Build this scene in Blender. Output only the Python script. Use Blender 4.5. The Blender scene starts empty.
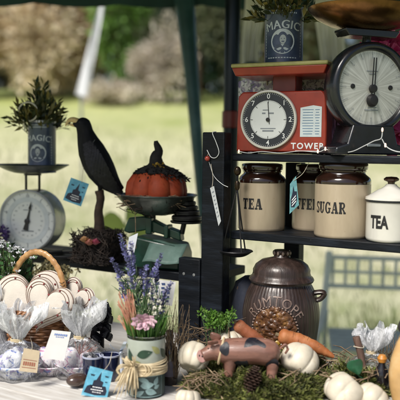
import bpy, bmesh, math, random
from mathutils import Vector, Matrix
R = math.radians
PI = math.pi
rnd = random.Random(7)
scene = bpy.context.scene
col = scene.collection

# ------------------------------------------------------------------ camera
FPX = 721.0                       # focal length in photo pixels (400 px wide)
EYE = Vector((0, 0, 1.335))
PITCH, ROLL = R(4.0), R(0.7)
fw = Vector((0, math.cos(PITCH), -math.sin(PITCH)))
r0 = Vector((1, 0, 0)); u0 = r0.cross(fw)
rt = r0 * math.cos(ROLL) + u0 * math.sin(ROLL)
up = u0 * math.cos(ROLL) - r0 * math.sin(ROLL)
cam_d = bpy.data.cameras.new('camera'); cam = bpy.data.objects.new('camera', cam_d); col.objects.link(cam)
m = Matrix((rt, up, -fw)).transposed().to_4x4(); m.translation = EYE
cam.matrix_world = m
cam_d.sensor_width = 36; cam_d.lens = FPX / 400 * 36
cam_d.clip_start = .05; cam_d.clip_end = 500
cam_d.dof.use_dof = True; cam_d.dof.focus_distance = 1.93; cam_d.dof.aperture_fstop = 2.4
scene.camera = cam

def ray(px, py): return fw + rt * ((px - 200) / FPX) - up * ((py - 200) / FPX)
def at(px, py, d): return EYE + ray(px, py) * d
def on(px, py, z, r=0.0):
    """where the sight line through a photo point meets the level surface z, pushed back by r"""
    k = ray(px, py); t = (z - EYE.z) / k.z
    p = EYE + k * t; h = Vector((k.x, k.y, 0)).normalized()
    p = p + h * r
    return Vector((p.x, p.y, z))
def depth(p): return (Vector(p) - EYE).dot(fw)

YAW = R(32)                       # the stall's shelving comes towards us on the right
S0 = Vector((0.061, 2.0, 0))
SU = Vector((math.cos(YAW), -math.sin(YAW), 0)); SV = Vector((math.sin(YAW), math.cos(YAW), 0))
Z_TABLE, Z_LOW, Z_MID, Z_UP = 0.75, 0.978, 1.110, 1.325

# ------------------------------------------------------------------ materials
def nt(name):
    mt = bpy.data.materials.new(name); mt.use_nodes = True
    t = mt.node_tree; return mt, t, t.nodes['Principled BSDF']
def coords(t, kind='Object'):
    return t.nodes.new('ShaderNodeTexCoord').outputs[kind]
def noise(t, scale, detail=4, vec=None, rough=.55, dist=0):
    n = t.nodes.new('ShaderNodeTexNoise'); n.inputs['Scale'].default_value = scale
    n.inputs['Detail'].default_value = detail; n.inputs['Roughness'].default_value = rough
    n.inputs['Distortion'].default_value = dist
    t.links.new(vec if vec else coords(t), n.inputs['Vector']); return n
def ramp(t, fac, stops):
    r = t.nodes.new('ShaderNodeValToRGB'); cr = r.color_ramp
    while len(cr.elements) < len(stops): cr.elements.new(.5)
    for e, (p, c) in zip(cr.elements, stops):
        e.position = p; e.color = (c[0], c[1], c[2], 1)
    t.links.new(fac, r.inputs[0]); return r.outputs[0]
def bumpn(t, b, height, strength, distance=.002):
    n = t.nodes.new('ShaderNodeBump'); n.inputs['Strength'].default_value = strength
    n.inputs['Distance'].default_value = distance
    t.links.new(height, n.inputs['Height']); t.links.new(n.outputs[0], b.inputs['Normal'])
def sc(c, k): return tuple(max(0, min(1, x * k)) for x in c)
_m = {}
def pm(name, c, rough=.6, metal=0, var=.3, scale=25, bump=.15, bscale=120, c2=None, spec=.5, coat=0, stretch=None, rvar=.15, specks=()):
    if name in _m: return _m[name]
    mt, t, b = nt(name); v = coords(t)
    if stretch:
        mp = t.nodes.new('ShaderNodeMapping'); mp.inputs['Scale'].default_value = stretch
        t.links.new(v, mp.inputs['Vector']); v = mp.outputs[0]
    n = noise(t, scale, 6, v, .6)
    hi = c2 if c2 else sc(c, 1 + var)
    cur = ramp(t, n.outputs['Fac'], [(.3, sc(c, 1 - var)), (.52, c), (.74, hi)])
    for (sc_c, sc_s, sc_t, sc_a) in specks:          # chips, stains and flecks: colour, size, threshold, strength
        n5 = noise(t, sc_s, 5, coords(t), .65, .4); mx = t.nodes.new('ShaderNodeMix'); mx.data_type = 'RGBA'
        t.links.new(ramp(t, n5.outputs['Fac'], [(sc_t, (0, 0, 0)), (sc_t + .03, (sc_a,) * 3)]), mx.inputs[0]); t.links.new(cur, mx.inputs[6]); mx.inputs[7].default_value = (*sc_c, 1); cur = mx.outputs[2]
    t.links.new(cur, b.inputs['Base Color'])
    b.inputs['Metallic'].default_value = metal
    mr = t.nodes.new('ShaderNodeMapRange'); mr.inputs['To Min'].default_value = max(.03, rough - rvar); mr.inputs['To Max'].default_value = min(1, rough + rvar)
    n3 = noise(t, scale * 2.3, 3, v); t.links.new(n3.outputs['Fac'], mr.inputs['Value']); t.links.new(mr.outputs[0], b.inputs['Roughness'])
    b.inputs['Specular IOR Level'].default_value = spec
    b.inputs['Coat Weight'].default_value = coat; b.inputs['Coat Roughness'].default_value = .08
    if bump: bumpn(t, b, noise(t, bscale, 4, v).outputs['Fac'], bump)
    _m[name] = mt; return mt
def leafm(name, cols, rough=.55, trans=.25, clump=8.0, dark=.35):
    """foliage: every leaf its own tone, light and dark clumps"""
    if name in _m: return _m[name]
    mt, t, b = nt(name)
    g = t.nodes.new('ShaderNodeNewGeometry')
    k = len(cols); c1 = ramp(t, g.outputs['Random Per Island'], [(i / max(1, k - 1), c) for i, c in enumerate(cols)])
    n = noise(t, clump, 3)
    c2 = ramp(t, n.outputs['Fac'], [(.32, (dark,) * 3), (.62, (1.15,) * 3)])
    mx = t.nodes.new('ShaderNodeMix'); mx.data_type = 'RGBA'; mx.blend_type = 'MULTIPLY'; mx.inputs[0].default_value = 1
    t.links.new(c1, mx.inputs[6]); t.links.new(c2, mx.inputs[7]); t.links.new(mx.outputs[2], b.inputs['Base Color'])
    b.inputs['Roughness'].default_value = rough
    tr = t.nodes.new('ShaderNodeBsdfTranslucent'); t.links.new(mx.outputs[2], tr.inputs['Color'])
    ms = t.nodes.new('ShaderNodeMixShader'); ms.inputs[0].default_value = trans
    t.links.new(b.outputs[0], ms.inputs[1]); t.links.new(tr.outputs[0], ms.inputs[2])
    t.links.new(ms.outputs[0], t.nodes['Material Output'].inputs['Surface'])
    _m[name] = mt; return mt
def filmm(name, tint=(.93, .95, 1), dens=.16):
    """crinkled cellophane: mostly clear, crease highlights painted in as white diffuse streaks"""
    mt, t, b = nt(name)
    tr = t.nodes.new('ShaderNodeBsdfTransparent'); tr.inputs[0].default_value = (*tint, 1)
    gl = t.nodes.new('ShaderNodeBsdfGlossy'); gl.inputs['Roughness'].default_value = .10
    bn = t.nodes.new('ShaderNodeBump'); bn.inputs['Strength'].default_value = .9; bn.inputs['Distance'].default_value = .006
    n = noise(t, 55, 5, None, .6, 1.2); t.links.new(n.outputs['Fac'], bn.inputs['Height']); t.links.new(bn.outputs[0], gl.inputs['Normal'])
    df = t.nodes.new('ShaderNodeBsdfTranslucent'); df.inputs[0].default_value = (.96, .97, .99, 1)
    d2 = t.nodes.new('ShaderNodeBsdfDiffuse'); d2.inputs[0].default_value = (.93, .94, .97, 1)
    md = t.nodes.new('ShaderNodeMixShader'); md.inputs[0].default_value = .75; t.links.new(df.outputs[0], md.inputs[1]); t.links.new(d2.outputs[0], md.inputs[2])
    fr = t.nodes.new('ShaderNodeFresnel'); fr.inputs[0].default_value = 1.4; t.links.new(bn.outputs[0], fr.inputs['Normal'])
    m1 = t.nodes.new('ShaderNodeMixShader'); t.links.new(fr.outputs[0], m1.inputs[0]); t.links.new(tr.outputs[0], m1.inputs[1]); t.links.new(gl.outputs[0], m1.inputs[2])
    m2 = t.nodes.new('ShaderNodeMixShader')
    mpg = t.nodes.new('ShaderNodeMapping'); mpg.inputs['Scale'].default_value = (1, 1, .4); t.links.new(coords(t), mpg.inputs['Vector']); n2 = noise(t, 70, 5, mpg.outputs[0], .7, 2.5)
    mr = t.nodes.new('ShaderNodeMapRange'); mr.inputs['From Min'].default_value = .44; mr.inputs['From Max'].default_value = .62  # streak mask for the painted white highlights
    mr.inputs['To Min'].default_value = dens * .35; mr.inputs['To Max'].default_value = min(1, dens * 3.2)
    t.links.new(n2.outputs['Fac'], mr.inputs['Value']); t.links.new(mr.outputs[0], m2.inputs[0])
    t.links.new(m1.outputs[0], m2.inputs[1]); t.links.new(md.outputs[0], m2.inputs[2])
    t.links.new(m2.outputs[0], t.nodes['Material Output'].inputs['Surface'])
    return mt
def glassm(name, tint=(.85, .92, .9), rough=.03):
    mt, t, b = nt(name)
    b.inputs['Base Color'].default_value = (*tint, 1); b.inputs['Transmission Weight'].default_value = 1
    n = noise(t, 30, 2); mr = t.nodes.new('ShaderNodeMapRange'); mr.inputs['To Min'].default_value = rough; mr.inputs['To Max'].default_value = rough + .08
    t.links.new(n.outputs['Fac'], mr.inputs['Value']); t.links.new(mr.outputs[0], b.inputs['Roughness'])
    b.inputs['IOR'].default_value = 1.45
    return mt
def printm(name, bg, inks, scale=60, thr=.52, rough=.5, dist=1.5):
    """printed floral pattern: blotches of several inks on a ground colour"""
    mt, t, b = nt(name); cur = None; v = coords(t)
    for i, ink in enumerate(inks):
        mp = t.nodes.new('ShaderNodeMapping'); mp.inputs['Location'].default_value = (i * 3.1, i * 1.7, i * 5.3); t.links.new(v, mp.inputs['Vector'])
        n = noise(t, scale * (1 + .25 * i), 3, mp.outputs[0], .55, dist)
        f = ramp(t, n.outputs['Fac'], [(thr, (0, 0, 0)), (thr + .04, (1, 1, 1))])
        mx = t.nodes.new('ShaderNodeMix'); mx.data_type = 'RGBA'
        t.links.new(f, mx.inputs[0])
        if cur is None: mx.inputs[6].default_value = (*bg, 1)
        else: t.links.new(cur, mx.inputs[6])
        mx.inputs[7].default_value = (*ink, 1); cur = mx.outputs[2]
    t.links.new(cur, b.inputs['Base Color']); b.inputs['Roughness'].default_value = rough
    bumpn(t, b, noise(t, 90, 3).outputs['Fac'], .1)
    return mt

BLACKPAINT = pm('black_painted_wood', (.0035, .005, .008), .5, var=.5, spec=.22, specks=[((.03, .034, .04), 70, .70, .7)], scale=9, bump=.35, bscale=60, c2=(.013, .018, .027), stretch=(1, 6, 6))
IRON = pm('black_iron', (.012, .012, .014), .4, .4, .5, 30, .2, 90, c2=(.035, .033, .034))
BLACKENAMEL = pm('black_enamel', (.008, .009, .012), .28, 0, .4, 20, .08, 60, coat=.3)
STEEL = pm('grey_steel', (.45, .46, .47), .35, .9, .25, 30, .1, 80)
TARN = pm('tarnished_pan', (.16, .16, .15), .36, .9, .5, 18, .15, 60, c2=(.34, .33, .3))
STONE = pm('beige_stoneware', (.39, .315, .22), .36, 0, .16, 16, .15, 150, c2=(.47, .39, .285), coat=.3, stretch=(1, 1, .25), specks=[((.17, .10, .05), 230, .68, .75), ((.27, .2, .13), 22, .66, .4)])
BROWNGLAZE = pm('brown_glaze', (.022, .009, .006), .12, 0, .5, 12, .03, 40, c2=(.05, .018, .010), coat=.8)
INK = pm('black_ink', (.012, .011, .012), .5, 0, .3, 40, 0)
ENAMEL = pm('white_enamel', (.66, .64, .58), .16, 0, .1, 10, .04, 40, coat=.6, specks=[((.12, .09, .06), 60, .74, .8)])
WHITEDIAL = pm('white_dial', (.68, .70, .70), .3, 0, .06, 14, .02, 90, coat=.3)
GREYINK = pm('grey_ink', (.23, .25, .28), .6, 0, .15, 40, 0)
PALEINK = pm('pale_ring_ink', (.55, .59, .61), .5, 0, .1, 40, 0)
REDPAINT = pm('red_enamel_paint', (.30, .030, .015), .34, 0, .3, 14, .08, 60, c2=(.36, .05, .025), coat=.2, specks=[((.06, .02, .014), 60, .70, .9), ((.2, .02, .012), 9, .6, .5)])
REDDARK = pm('dark_red_paint', (.16, .016, .012), .35, 0, .3, 14, .06, 60)
CREAMPLATE = pm('cream_top_plate', (.36, .33, .12), .4, 0, .25, 30, .1, 80)
GREENPAINT = pm('green_cast_paint', (.005, .034, .022), .35, 0, .45, 18, .25, 70, c2=(.012, .062, .04), coat=.15, specks=[((.1, .07, .05), 70, .69, .7)])
PAPER = pm('cream_paper', (.66, .63, .55), .8, 0, .08, 40, .1, 200)
STRING = pm('pale_string', (.52, .46, .36), .85, 0, .25, 60, .2, 300)
WICKER = pm('brown_wicker', (.23, .095, .035), .5, 0, .55, 45, .35, 200, c2=(.42, .21, .09), coat=.15)
HANDLE = pm('cane_handle', (.42, .22, .085), .42, 0, .35, 40, .3, 160, c2=(.55, .34, .16), coat=.2)
TWIG = pm('dry_twig', (.20, .135, .08), .8, 0, .6, 60, .3, 200, c2=(.42, .33, .2))
DARKTWIG = pm('dark_twig', (.022, .014, .010), .8, 0, .6, 60, .3, 200, c2=(.06, .038, .024))
RAFFIA = pm('raffia', (.56, .45, .28), .7, 0, .3, 60, .2, 200, c2=(.68, .58, .4))
BARK = pm('brown_bark', (.045, .024, .016), .75, 0, .5, 40, .6, 90, c2=(.10, .055, .034))
CREAMPUMP = pm('cream_gourd', (.58, .52, .41), .5, 0, .2, 20, .3, 60, c2=(.68, .63, .53), coat=.08, specks=[((.3, .2, .09), 120, .69, .6), ((.46, .38, .24), 16, .62, .5)])
STEM = pm('gourd_stem', (.2, .15, .08), .8, 0, .4, 40, .4, 120)

# ------------------------------------------------------------------ mesh builder
class M:
    def __init__(s): s.v = []; s.f = []
    def add(s, vs, fs):
        o = len(s.v); s.v += [tuple(v) for v in vs]; s.f += [tuple(i + o for i in f) for f in fs]; return s
    def box(s, c, d, rz=0, mat=None):
        x, y, z = d[0] / 2, d[1] / 2, d[2] / 2
        vs = [Vector((a * x, b * y, e * z)) for e in (-1, 1) for b in (-1, 1) for a in (-1, 1)]
        q = mat if mat else Matrix.Rotation(rz, 3, 'Z')
        return s.add([q @ v + Vector(c) for v in vs], [(0, 2, 3, 1), (4, 5, 7, 6), (0, 1, 5, 4), (2, 6, 7, 3), (0, 4, 6, 2), (1, 3, 7, 5)])
    def bar(s, a, b, w, h, upv=(0, 0, 1)):
        a = Vector(a); b = Vector(b); z = (b - a); L = z.length; z.normalize()
        x = z.cross(Vector(upv));
        if x.length < 1e-4: x = z.cross(Vector((0, 1, 0)))
        x.normalize(); y = z.cross(x)
        return s.box((a + b) / 2, (w, h, L), mat=Matrix((x, y, z)).transposed())
    def sweep(s, pts, rad, seg=8, cap=True, upv=(0, 0, 1), closed=False):
        pts = [Vector(p) for p in pts]; n = len(pts)
        if not isinstance(rad, (list, tuple)): rad = [rad] * n
        vs = []; prev = None
        for i, p in enumerate(pts):
            if closed: d = pts[(i + 1) % n] - pts[i - 1]
            else: d = pts[min(i + 1, n - 1)] - pts[max(i - 1, 0)]
            if d.length < 1e-9: d = Vector((0, 0, 1))
            d.normalize()
            if prev is None:
                x = d.cross(Vector(upv))
                if x.length < 1e-3: x = d.cross(Vector((1, 0, 0.01)))
            else:
                x = prev - d * prev.dot(d)
                if x.length < 1e-6: x = d.cross(Vector(upv))
            x.normalize(); y = d.cross(x); prev = x
            r = rad[i]; ra, rb = (r if isinstance(r, (list, tuple)) else (r, r))
            vs += [p + x * (ra * math.cos(2 * PI * k / seg)) + y * (rb * math.sin(2 * PI * k / seg)) for k in range(seg)]
        fs = []
        for i in range(n if closed else n - 1):
            j = (i + 1) % n
            fs += [(i * seg + k, i * seg + (k + 1) % seg, j * seg + (k + 1) % seg, j * seg + k) for k in range(seg)]
        if cap and not closed:
            fs += [tuple(range(seg - 1, -1, -1)), tuple((n - 1) * seg + k for k in range(seg))]
        return s.add(vs, fs)
    def lathe(s, prof, seg=48, c=(0, 0, 0), fn=None, axis='Z', cap=True):
        """prof: (r, z) from bottom to top; fn(r, z, angle) may alter r"""
        vs = []; n = len(prof)
        for (r, z) in prof:
            for k in range(seg):
                a = 2 * PI * k / seg; rr = fn(r, z, a) if fn else r
                if axis == 'Z': v = (rr * math.cos(a) + c[0], rr * math.sin(a) + c[1], z + c[2])
                else: v = (rr * math.cos(a) + c[0], -z + c[1], rr * math.sin(a) + c[2])   # axis Y: profile runs towards the viewer
                vs.append(v)
        fs = []
        for i in range(n - 1):
            fs += [(i * seg + k, i * seg + (k + 1) % seg, (i + 1) * seg + (k + 1) % seg, (i + 1) * seg + k) for k in range(seg)]
        if cap:
            if prof[0][0] > 1e-5: fs.append(tuple(range(seg - 1, -1, -1)))
            if prof[-1][0] > 1e-5: fs.append(tuple((n - 1) * seg + k for k in range(seg)))
        return s.add(vs, fs)
    def ball(s, c, r, seg=14, rings=8, jit=0, q=None):
        r = r if isinstance(r, (tuple, list)) else (r, r, r)
        vs = []; fs = []
        for i in range(rings + 1):
            th = PI * i / rings
            for k in range(seg):
                a = 2 * PI * k / seg; j = 1 + (rnd.uniform(-jit, jit) if jit else 0)
                v = Vector((r[0] * math.sin(th) * math.cos(a) * j, r[1] * math.sin(th) * math.sin(a) * j, r[2] * math.cos(th) * j))
                if q: v = q @ v
                vs.append(v + Vector(c))
        for i in range(rings):
            fs += [(i * seg + k, (i + 1) * seg + k, (i + 1) * seg + (k + 1) % seg, i * seg + (k + 1) % seg) for k in range(seg)]
        return s.add(vs, fs)
    def leaf(s, p, d, l, w, nrm=None, bend=.15):
        p = Vector(p); d = Vector(d).normalized()
        x = d.cross(nrm if nrm else Vector((rnd.uniform(-1, 1), rnd.uniform(-1, 1), rnd.uniform(-1, 1))))
        if x.length < 1e-4: x = d.cross(Vector((1, .3, .2)))
        x.normalize(); n = d.cross(x)
        return s.add([p, p + d * l * .5 + x * w / 2 + n * bend * w, p + d * l + n * bend * l * .4, p + d * l * .5 - x * w / 2 + n * bend * w], [(0, 1, 2), (0, 2, 3)])
    def plate(s, pts, th, q=None, c=(0, 0, 0)):
        """outline in x,z; thickness along y, front at -y"""
        n = len(pts); q = q or Matrix.Identity(3)
        a = [q @ Vector((x, -th / 2, z)) + Vector(c) for x, z in pts]; b = [q @ Vector((x, th / 2, z)) + Vector(c) for x, z in pts]
        return s.add(a + b, [tuple(range(n)), tuple(range(2 * n - 1, n - 1, -1))] + [(i, i + n, (i + 1) % n + n, (i + 1) % n) for i in range(n)])
    def build(s, name, mat, parent=None, smooth=True, bevel=0, angle=40, fix=True, mods=None, loc=None):
        me = bpy.data.meshes.new(name); me.from_pydata(s.v, [], s.f); me.materials.append(mat)
        if fix:
            bm = bmesh.new(); bm.from_mesh(me); bmesh.ops.remove_doubles(bm, verts=bm.verts, dist=1e-6)
            bmesh.ops.recalc_face_normals(bm, faces=bm.faces); bm.to_mesh(me); bm.free()
        if smooth:
            me.polygons.foreach_set('use_smooth', [True] * len(me.polygons)); me.set_sharp_from_angle(angle=R(angle))
        o = bpy.data.objects.new(name, me); col.objects.link(o)
        if parent: o.parent = parent
        if loc is not None: o.location = loc
        if bevel:
            b = o.modifiers.new('bevel', 'BEVEL'); b.width = bevel; b.segments = 2; b.limit_method = 'ANGLE'; b.angle_limit = R(35)
        if mods:
            for typ, kw in mods:
                md = o.modifiers.new(typ.lower(), typ)
                for k, v in kw.items(): setattr(md, k, v)
        return o

def tag(o, label=None, cat=None, group=None, kind=None):
    if label: o['label'] = label
    if cat: o['category'] = cat
    if group: o['group'] = group
    if kind: o['kind'] = kind
    return o
def thing(name, label, cat, loc, rz=0, group=None):
    o = bpy.data.objects.new(name, None); col.objects.link(o); o.empty_display_size = .05
    o.location = loc; o.rotation_euler = (0, 0, rz); return tag(o, label, cat, group)
def circ(n, r, c=(0, 0), a0=0): return [(c[0] + r * math.cos(a0 + 2 * PI * i / n), c[1] + r * math.sin(a0 + 2 * PI * i / n)) for i in range(n)]
def wob(p, q, n, amp):
    p = Vector(p); q = Vector(q)
    return [p.lerp(q, i / (n - 1)) + Vector([rnd.uniform(-amp, amp) for _ in range(3)]) * (1 if 0 < i < n - 1 else .3) for i in range(n)]
def smoothpath(pts, n=6):
    """Catmull-Rom through the points"""
    P = [Vector(p) for p in pts]; P = [P[0] * 2 - P[1]] + P + [P[-1] * 2 - P[-2]]; out = []
    for i in range(1, len(P) - 2):
        for k in range(n):
            t = k / n; a, b, c, d = P[i - 1:i + 3]
            out.append(.5 * ((2 * b) + (c - a) * t + (2 * a - 5 * b + 4 * c - d) * t * t + (3 * b - a - 3 * c + d) * t ** 3))
    out.append(P[-2]); return out

# ---- writing: built-in font outlines, or slab-serif letters drawn here, laid on a surface
def textflat(s, size, bold=0.0, spacing=1.0):
    cu = bpy.data.curves.new('writing', 'FONT'); cu.body = s; cu.size = size; cu.align_x = 'CENTER'; cu.align_y = 'CENTER'
    cu.offset = bold * size; cu.space_character = spacing; cu.resolution_u = 3
    o = bpy.data.objects.new('writing', cu); col.objects.link(o)
    bpy.context.view_layer.update()
    me = bpy.data.meshes.new_from_object(o.evaluated_get(bpy.context.evaluated_depsgraph_get()))
    me.calc_loop_triangles(); vs = [(v.co.x, v.co.y) for v in me.vertices]; fs = [tuple(p.vertices) for p in me.loop_triangles]
    bpy.data.objects.remove(o); bpy.data.curves.remove(cu); bpy.data.meshes.remove(me)
    return vs, fs
def arc_map(Ra, sgn=1): return lambda x, y: ((Ra + y) * math.sin(x / Ra), (Ra + y) * math.cos(x / Ra) - Ra)
def slice_flat(vs, fs, step):
    """cut convex pieces into upright strips, so writing can follow a curved wall"""
    ov = []; of = []
    def clip(P, x, keep_low):
        out = []
        for a, b in zip(P, P[1:] + P[:1]):
            ia = (a[0] <= x) if keep_low else (a[0] >= x); ib = (b[0] <= x) if keep_low else (b[0] >= x)
            if ia: out.append(a)
            if ia != ib: k = (x - a[0]) / (b[0] - a[0]); out.append((x, a[1] + (b[1] - a[1]) * k))
        return out
    for f in fs:
        P = [vs[k] for k in f]; lo = math.floor(min(p[0] for p in P) / step); hi = math.ceil(max(p[0] for p in P) / step)
        for c in range(lo, hi):
            Q = clip(clip(P, (c + 1) * step, True), c * step, False)
            if len(Q) >= 3: of.append(tuple(range(len(ov), len(ov) + len(Q)))); ov += Q
    return ov, of
def put(Mb, flat, surf, warp=None, ofs=(0, 0), cut=0):
    vs, fs = slice_flat(*flat, cut) if cut else flat; out = []
    for x, y in vs:
        if warp: x, y = warp(x, y)
        out.append(surf(x + ofs[0], y + ofs[1]))
    Mb.add(out, fs)
def cyl(Rf, eps=.0006, z0=0, a0=0):
    def f(x, z):
        r = (Rf(z + z0) if callable(Rf) else Rf) + eps; a = x / r + a0
        return (r * math.sin(a), -r * math.cos(a), z + z0)
    return f
def flatS(y, z0=0, x0=0): return lambda x, z: (x + x0, y, z + z0)
def gs(*qs): return list(qs)
def _st(x0, y0, x1, y1, w):            # upright or slanted stem with level ends
    return [(x0 - w / 2, y0), (x0 + w / 2, y0), (x1 + w / 2, y1), (x1 - w / 2, y1)]
def _rc(x0, y0, x1, y1): return [(x0, y0), (x1, y0), (x1, y1), (x0, y1)]
def _ar(cx, cy, rx, ry, a0, a1, wx, wy, n=12):
    out = []
    for i in range(n):
        p, q = R(a0 + (a1 - a0) * i / n), R(a0 + (a1 - a0) * (i + 1) / n)
        out.append([(cx + rx * math.cos(p), cy + ry * math.sin(p)), (cx + (rx - wx) * math.cos(p), cy + (ry - wy) * math.sin(p)),
                    (cx + (rx - wx) * math.cos(q), cy + (ry - wy) * math.sin(q)), (cx + rx * math.cos(q), cy + ry * math.sin(q))])
    return out
K = .30; S_ = .15
SLAB = {
 'T': (.86, [_st(.43, S_, .43, 1 - S_, K), _rc(.02, 1 - S_, .84, 1), _rc(.02, .68, .11, 1 - S_), _rc(.75, .68, .84, 1 - S_), _rc(.2, 0, .66, S_)]),
 'E': (.82, [_st(.24, S_, .24, 1 - S_, K), _rc(.02, 1 - S_, .76, 1), _rc(.02, 0, .78, S_), _rc(.36, .46, .56, .56), _rc(.5, .36, .58, .66), _rc(.67, .7, .76, 1 - S_), _rc(.69, S_, .78, .32)]),
 'F': (.78, [_st(.24, S_, .24, 1 - S_, K), _rc(.02, 1 - S_, .76, 1), _rc(.02, 0, .48, S_), _rc(.36, .46, .56, .56), _rc(.5, .36, .58, .66), _rc(.67, .7, .76, 1 - S_)]),
 'A': (.96, [_st(.2, S_, .42, 1, .12), _st(.72, S_, .5, 1, K), _rc(.27, .3, .64, .4), _rc(.0, 0, .36, S_), _rc(.52, 0, .96, S_)]),
 'S': (.72, _ar(.36, .735, .33, .265, 20, 270, .2, .12) + _ar(.36, .265, .33, .28, 90, -160, .2, .12) + [_rc(.58, .7, .67, .98), _rc(.04, .02, .13, .3)]),
 'U': (.9, [_st(.22, .3, .22, 1 - S_, K), _st(.7, .3, .7, 1 - S_, .12)] + _ar(.43, .32, .33, .33, 180, 360, .22, .12) + [_rc(.02, 1 - S_, .44, 1), _rc(.54, 1 - S_, .88, 1)]),
 'G': (.9, _ar(.45, .5, .42, .51, 35, 325, .24, .12, 18) + [_rc(.6, .06, .8, .42), _rc(.5, .4, .9, .5), _rc(.72, .68, .8, .98)]),
 'R': (.94, [_st(.24, S_, .24, 1 - S_, K), _rc(.02, 1 - S_, .5, 1), _rc(.36, .44, .5, .54), _rc(.02, 0, .46, S_), _st(.74, S_, .5, .46, .22), _rc(.62, 0, .94, S_)] + _ar(.5, .72, .32, .28, 90, -90, .22, .11)),
 'C': (.84, _ar(.44, .5, .41, .51, 40, 320, .24, .12, 18) + [_rc(.7, .66, .78, .98)]),
 'O': (.9, _ar(.45, .5, .42, .51, 0, 360, .24, .11, 24)),
}
def slab(word, h, kx=1.0, gap=.07):
    tot = sum(SLAB[c][0] for c in word) + gap * (len(word) - 1); x = -tot / 2; vs = []; fs = []
    for c in word:
        for q in SLAB[c][1]:
            o = len(vs); vs += [((px + x) * h * kx, (py - .5) * h) for px, py in q]; fs.append((o, o + 1, o + 2, o + 3))
        x += SLAB[c][0] + gap
    return vs, fs
def putlay(Mb, flat, surf_at, step=.00002):
    """each stroke a hair above the one before, so none are coplanar"""
    vs, fs = flat
    for i, f in enumerate(fs):
        v2, f2 = slice_flat([vs[k] for k in f], [tuple(range(len(f)))], .003); S = surf_at(step * (i % 9))
        Mb.add([S(x, y) for x, y in v2], f2)

# ================================================================== SETTING
def lawn_z(y): 
    t = max(0, y - 6); return 3.4 * (1 - math.exp(-(t / 9) ** 1.4)) if t > 0 else 0
g = M(); ys = [-60, -20, -5, 0, 2, 4, 5, 6] + [6 + i * .7 for i in range(1, 30)] + [30, 40, 60, 120, 300]
xs = [-300, -120, -60, -30, -20, -14, -10, -7, -5, -3.5, -2, -1, 0, 1, 2, 3.5, 5, 7, 10, 14, 20, 30, 60, 120, 300]
g.add([(x, y, lawn_z(y) + (0 if y < 6 or y > 40 else .05 * math.sin(x * 1.3 + y))) for y in ys for x in xs],
      [(j * len(xs) + i, j * len(xs) + i + 1, (j + 1) * len(xs) + i + 1, (j + 1) * len(xs) + i) for j in range(len(ys) - 1) for i in range(len(xs) - 1)])
mt, t, b = nt('dry_lawn'); v = coords(t)
n = noise(t, .55, 5, v, .6); n2 = noise(t, 4, 5, v, .7)
sx = t.nodes.new('ShaderNodeSeparateXYZ'); t.links.new(v, sx.inputs[0])
mr = t.nodes.new('ShaderNodeMapRange'); mr.inputs['From Min'].default_value = 9; mr.inputs['From Max'].default_value = 17; t.links.new(sx.outputs['Y'], mr.inputs['Value'])
c1 = ramp(t, n.outputs['Fac'], [(.3, (.30, .33, .15)), (.43, (.54, .51, .34)), (.6, (.71, .65, .49)), (.78, (.45, .45, .27))])
c2 = ramp(t, n2.outputs['Fac'], [(.3, (.31, .38, .09)), (.7, (.49, .52, .17))])
mx = t.nodes.new('ShaderNodeMix'); mx.data_type = 'RGBA'; t.links.new(mr.outputs[0], mx.inputs[0]); mn = t.nodes.new('ShaderNodeMapRange'); mn.inputs['From Min'].default_value = 7.5; mn.inputs['From Max'].default_value = 4.5; mn.inputs['To Max'].default_value = .55; t.links.new(sx.outputs['Y'], mn.inputs['Value'])
m0 = t.nodes.new('ShaderNodeMix'); m0.data_type = 'RGBA'; t.links.new(mn.outputs[0], m0.inputs[0]); t.links.new(c1, m0.inputs[6]); m0.inputs[7].default_value = (.24, .32, .12, 1)
t.links.new(m0.outputs[2], mx.inputs[6]); t.links.new(c2, mx.inputs[7])
n4 = noise(t, 25, 4, v, .7); m3 = t.nodes.new('ShaderNodeMix'); m3.data_type = 'RGBA'; m3.blend_type = 'MULTIPLY'; m3.inputs[0].default_value = .6
t.links.new(mx.outputs[2], m3.inputs[6]); t.links.new(ramp(t, n4.outputs['Fac'], [(.3, (.55, .6, .5)), (.7, (1, 1, 1))]), m3.inputs[7])
t.links.new(m3.outputs[2], b.inputs['Base Color']); b.inputs['Roughness'].default_value = .9
bumpn(t, b, n4.outputs['Fac'], .6, .05)
tag(g.build('lawn', mt), kind='structure')

# blades and weeds of the lawn just behind the stall
gr = M()
for i in range(9000):
    y = 3.6 + 9 * rnd.random() ** 1.5; x = rnd.uniform(-.36, .36) * y * 1.15
    h = rnd.uniform(.05, .16) * (1.8 if math.sin(x * 3.1 + 1) * math.sin(y * 2.2) > .55 else 1)
    gr.leaf((x, y, lawn_z(y) - .01), (rnd.uniform(-.5, .5), rnd.uniform(-.5, .5), 1), h, .012)
tag(gr.build('grass', leafm('grass_blades', [(.16, .25, .05), (.32, .38, .14), (.5, .48, .26), (.22, .32, .1)], trans=.4, clump=1.2), fix=False, smooth=False), 'tall pale grass tufts growing behind the stall', 'grass', kind='stuff')

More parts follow.
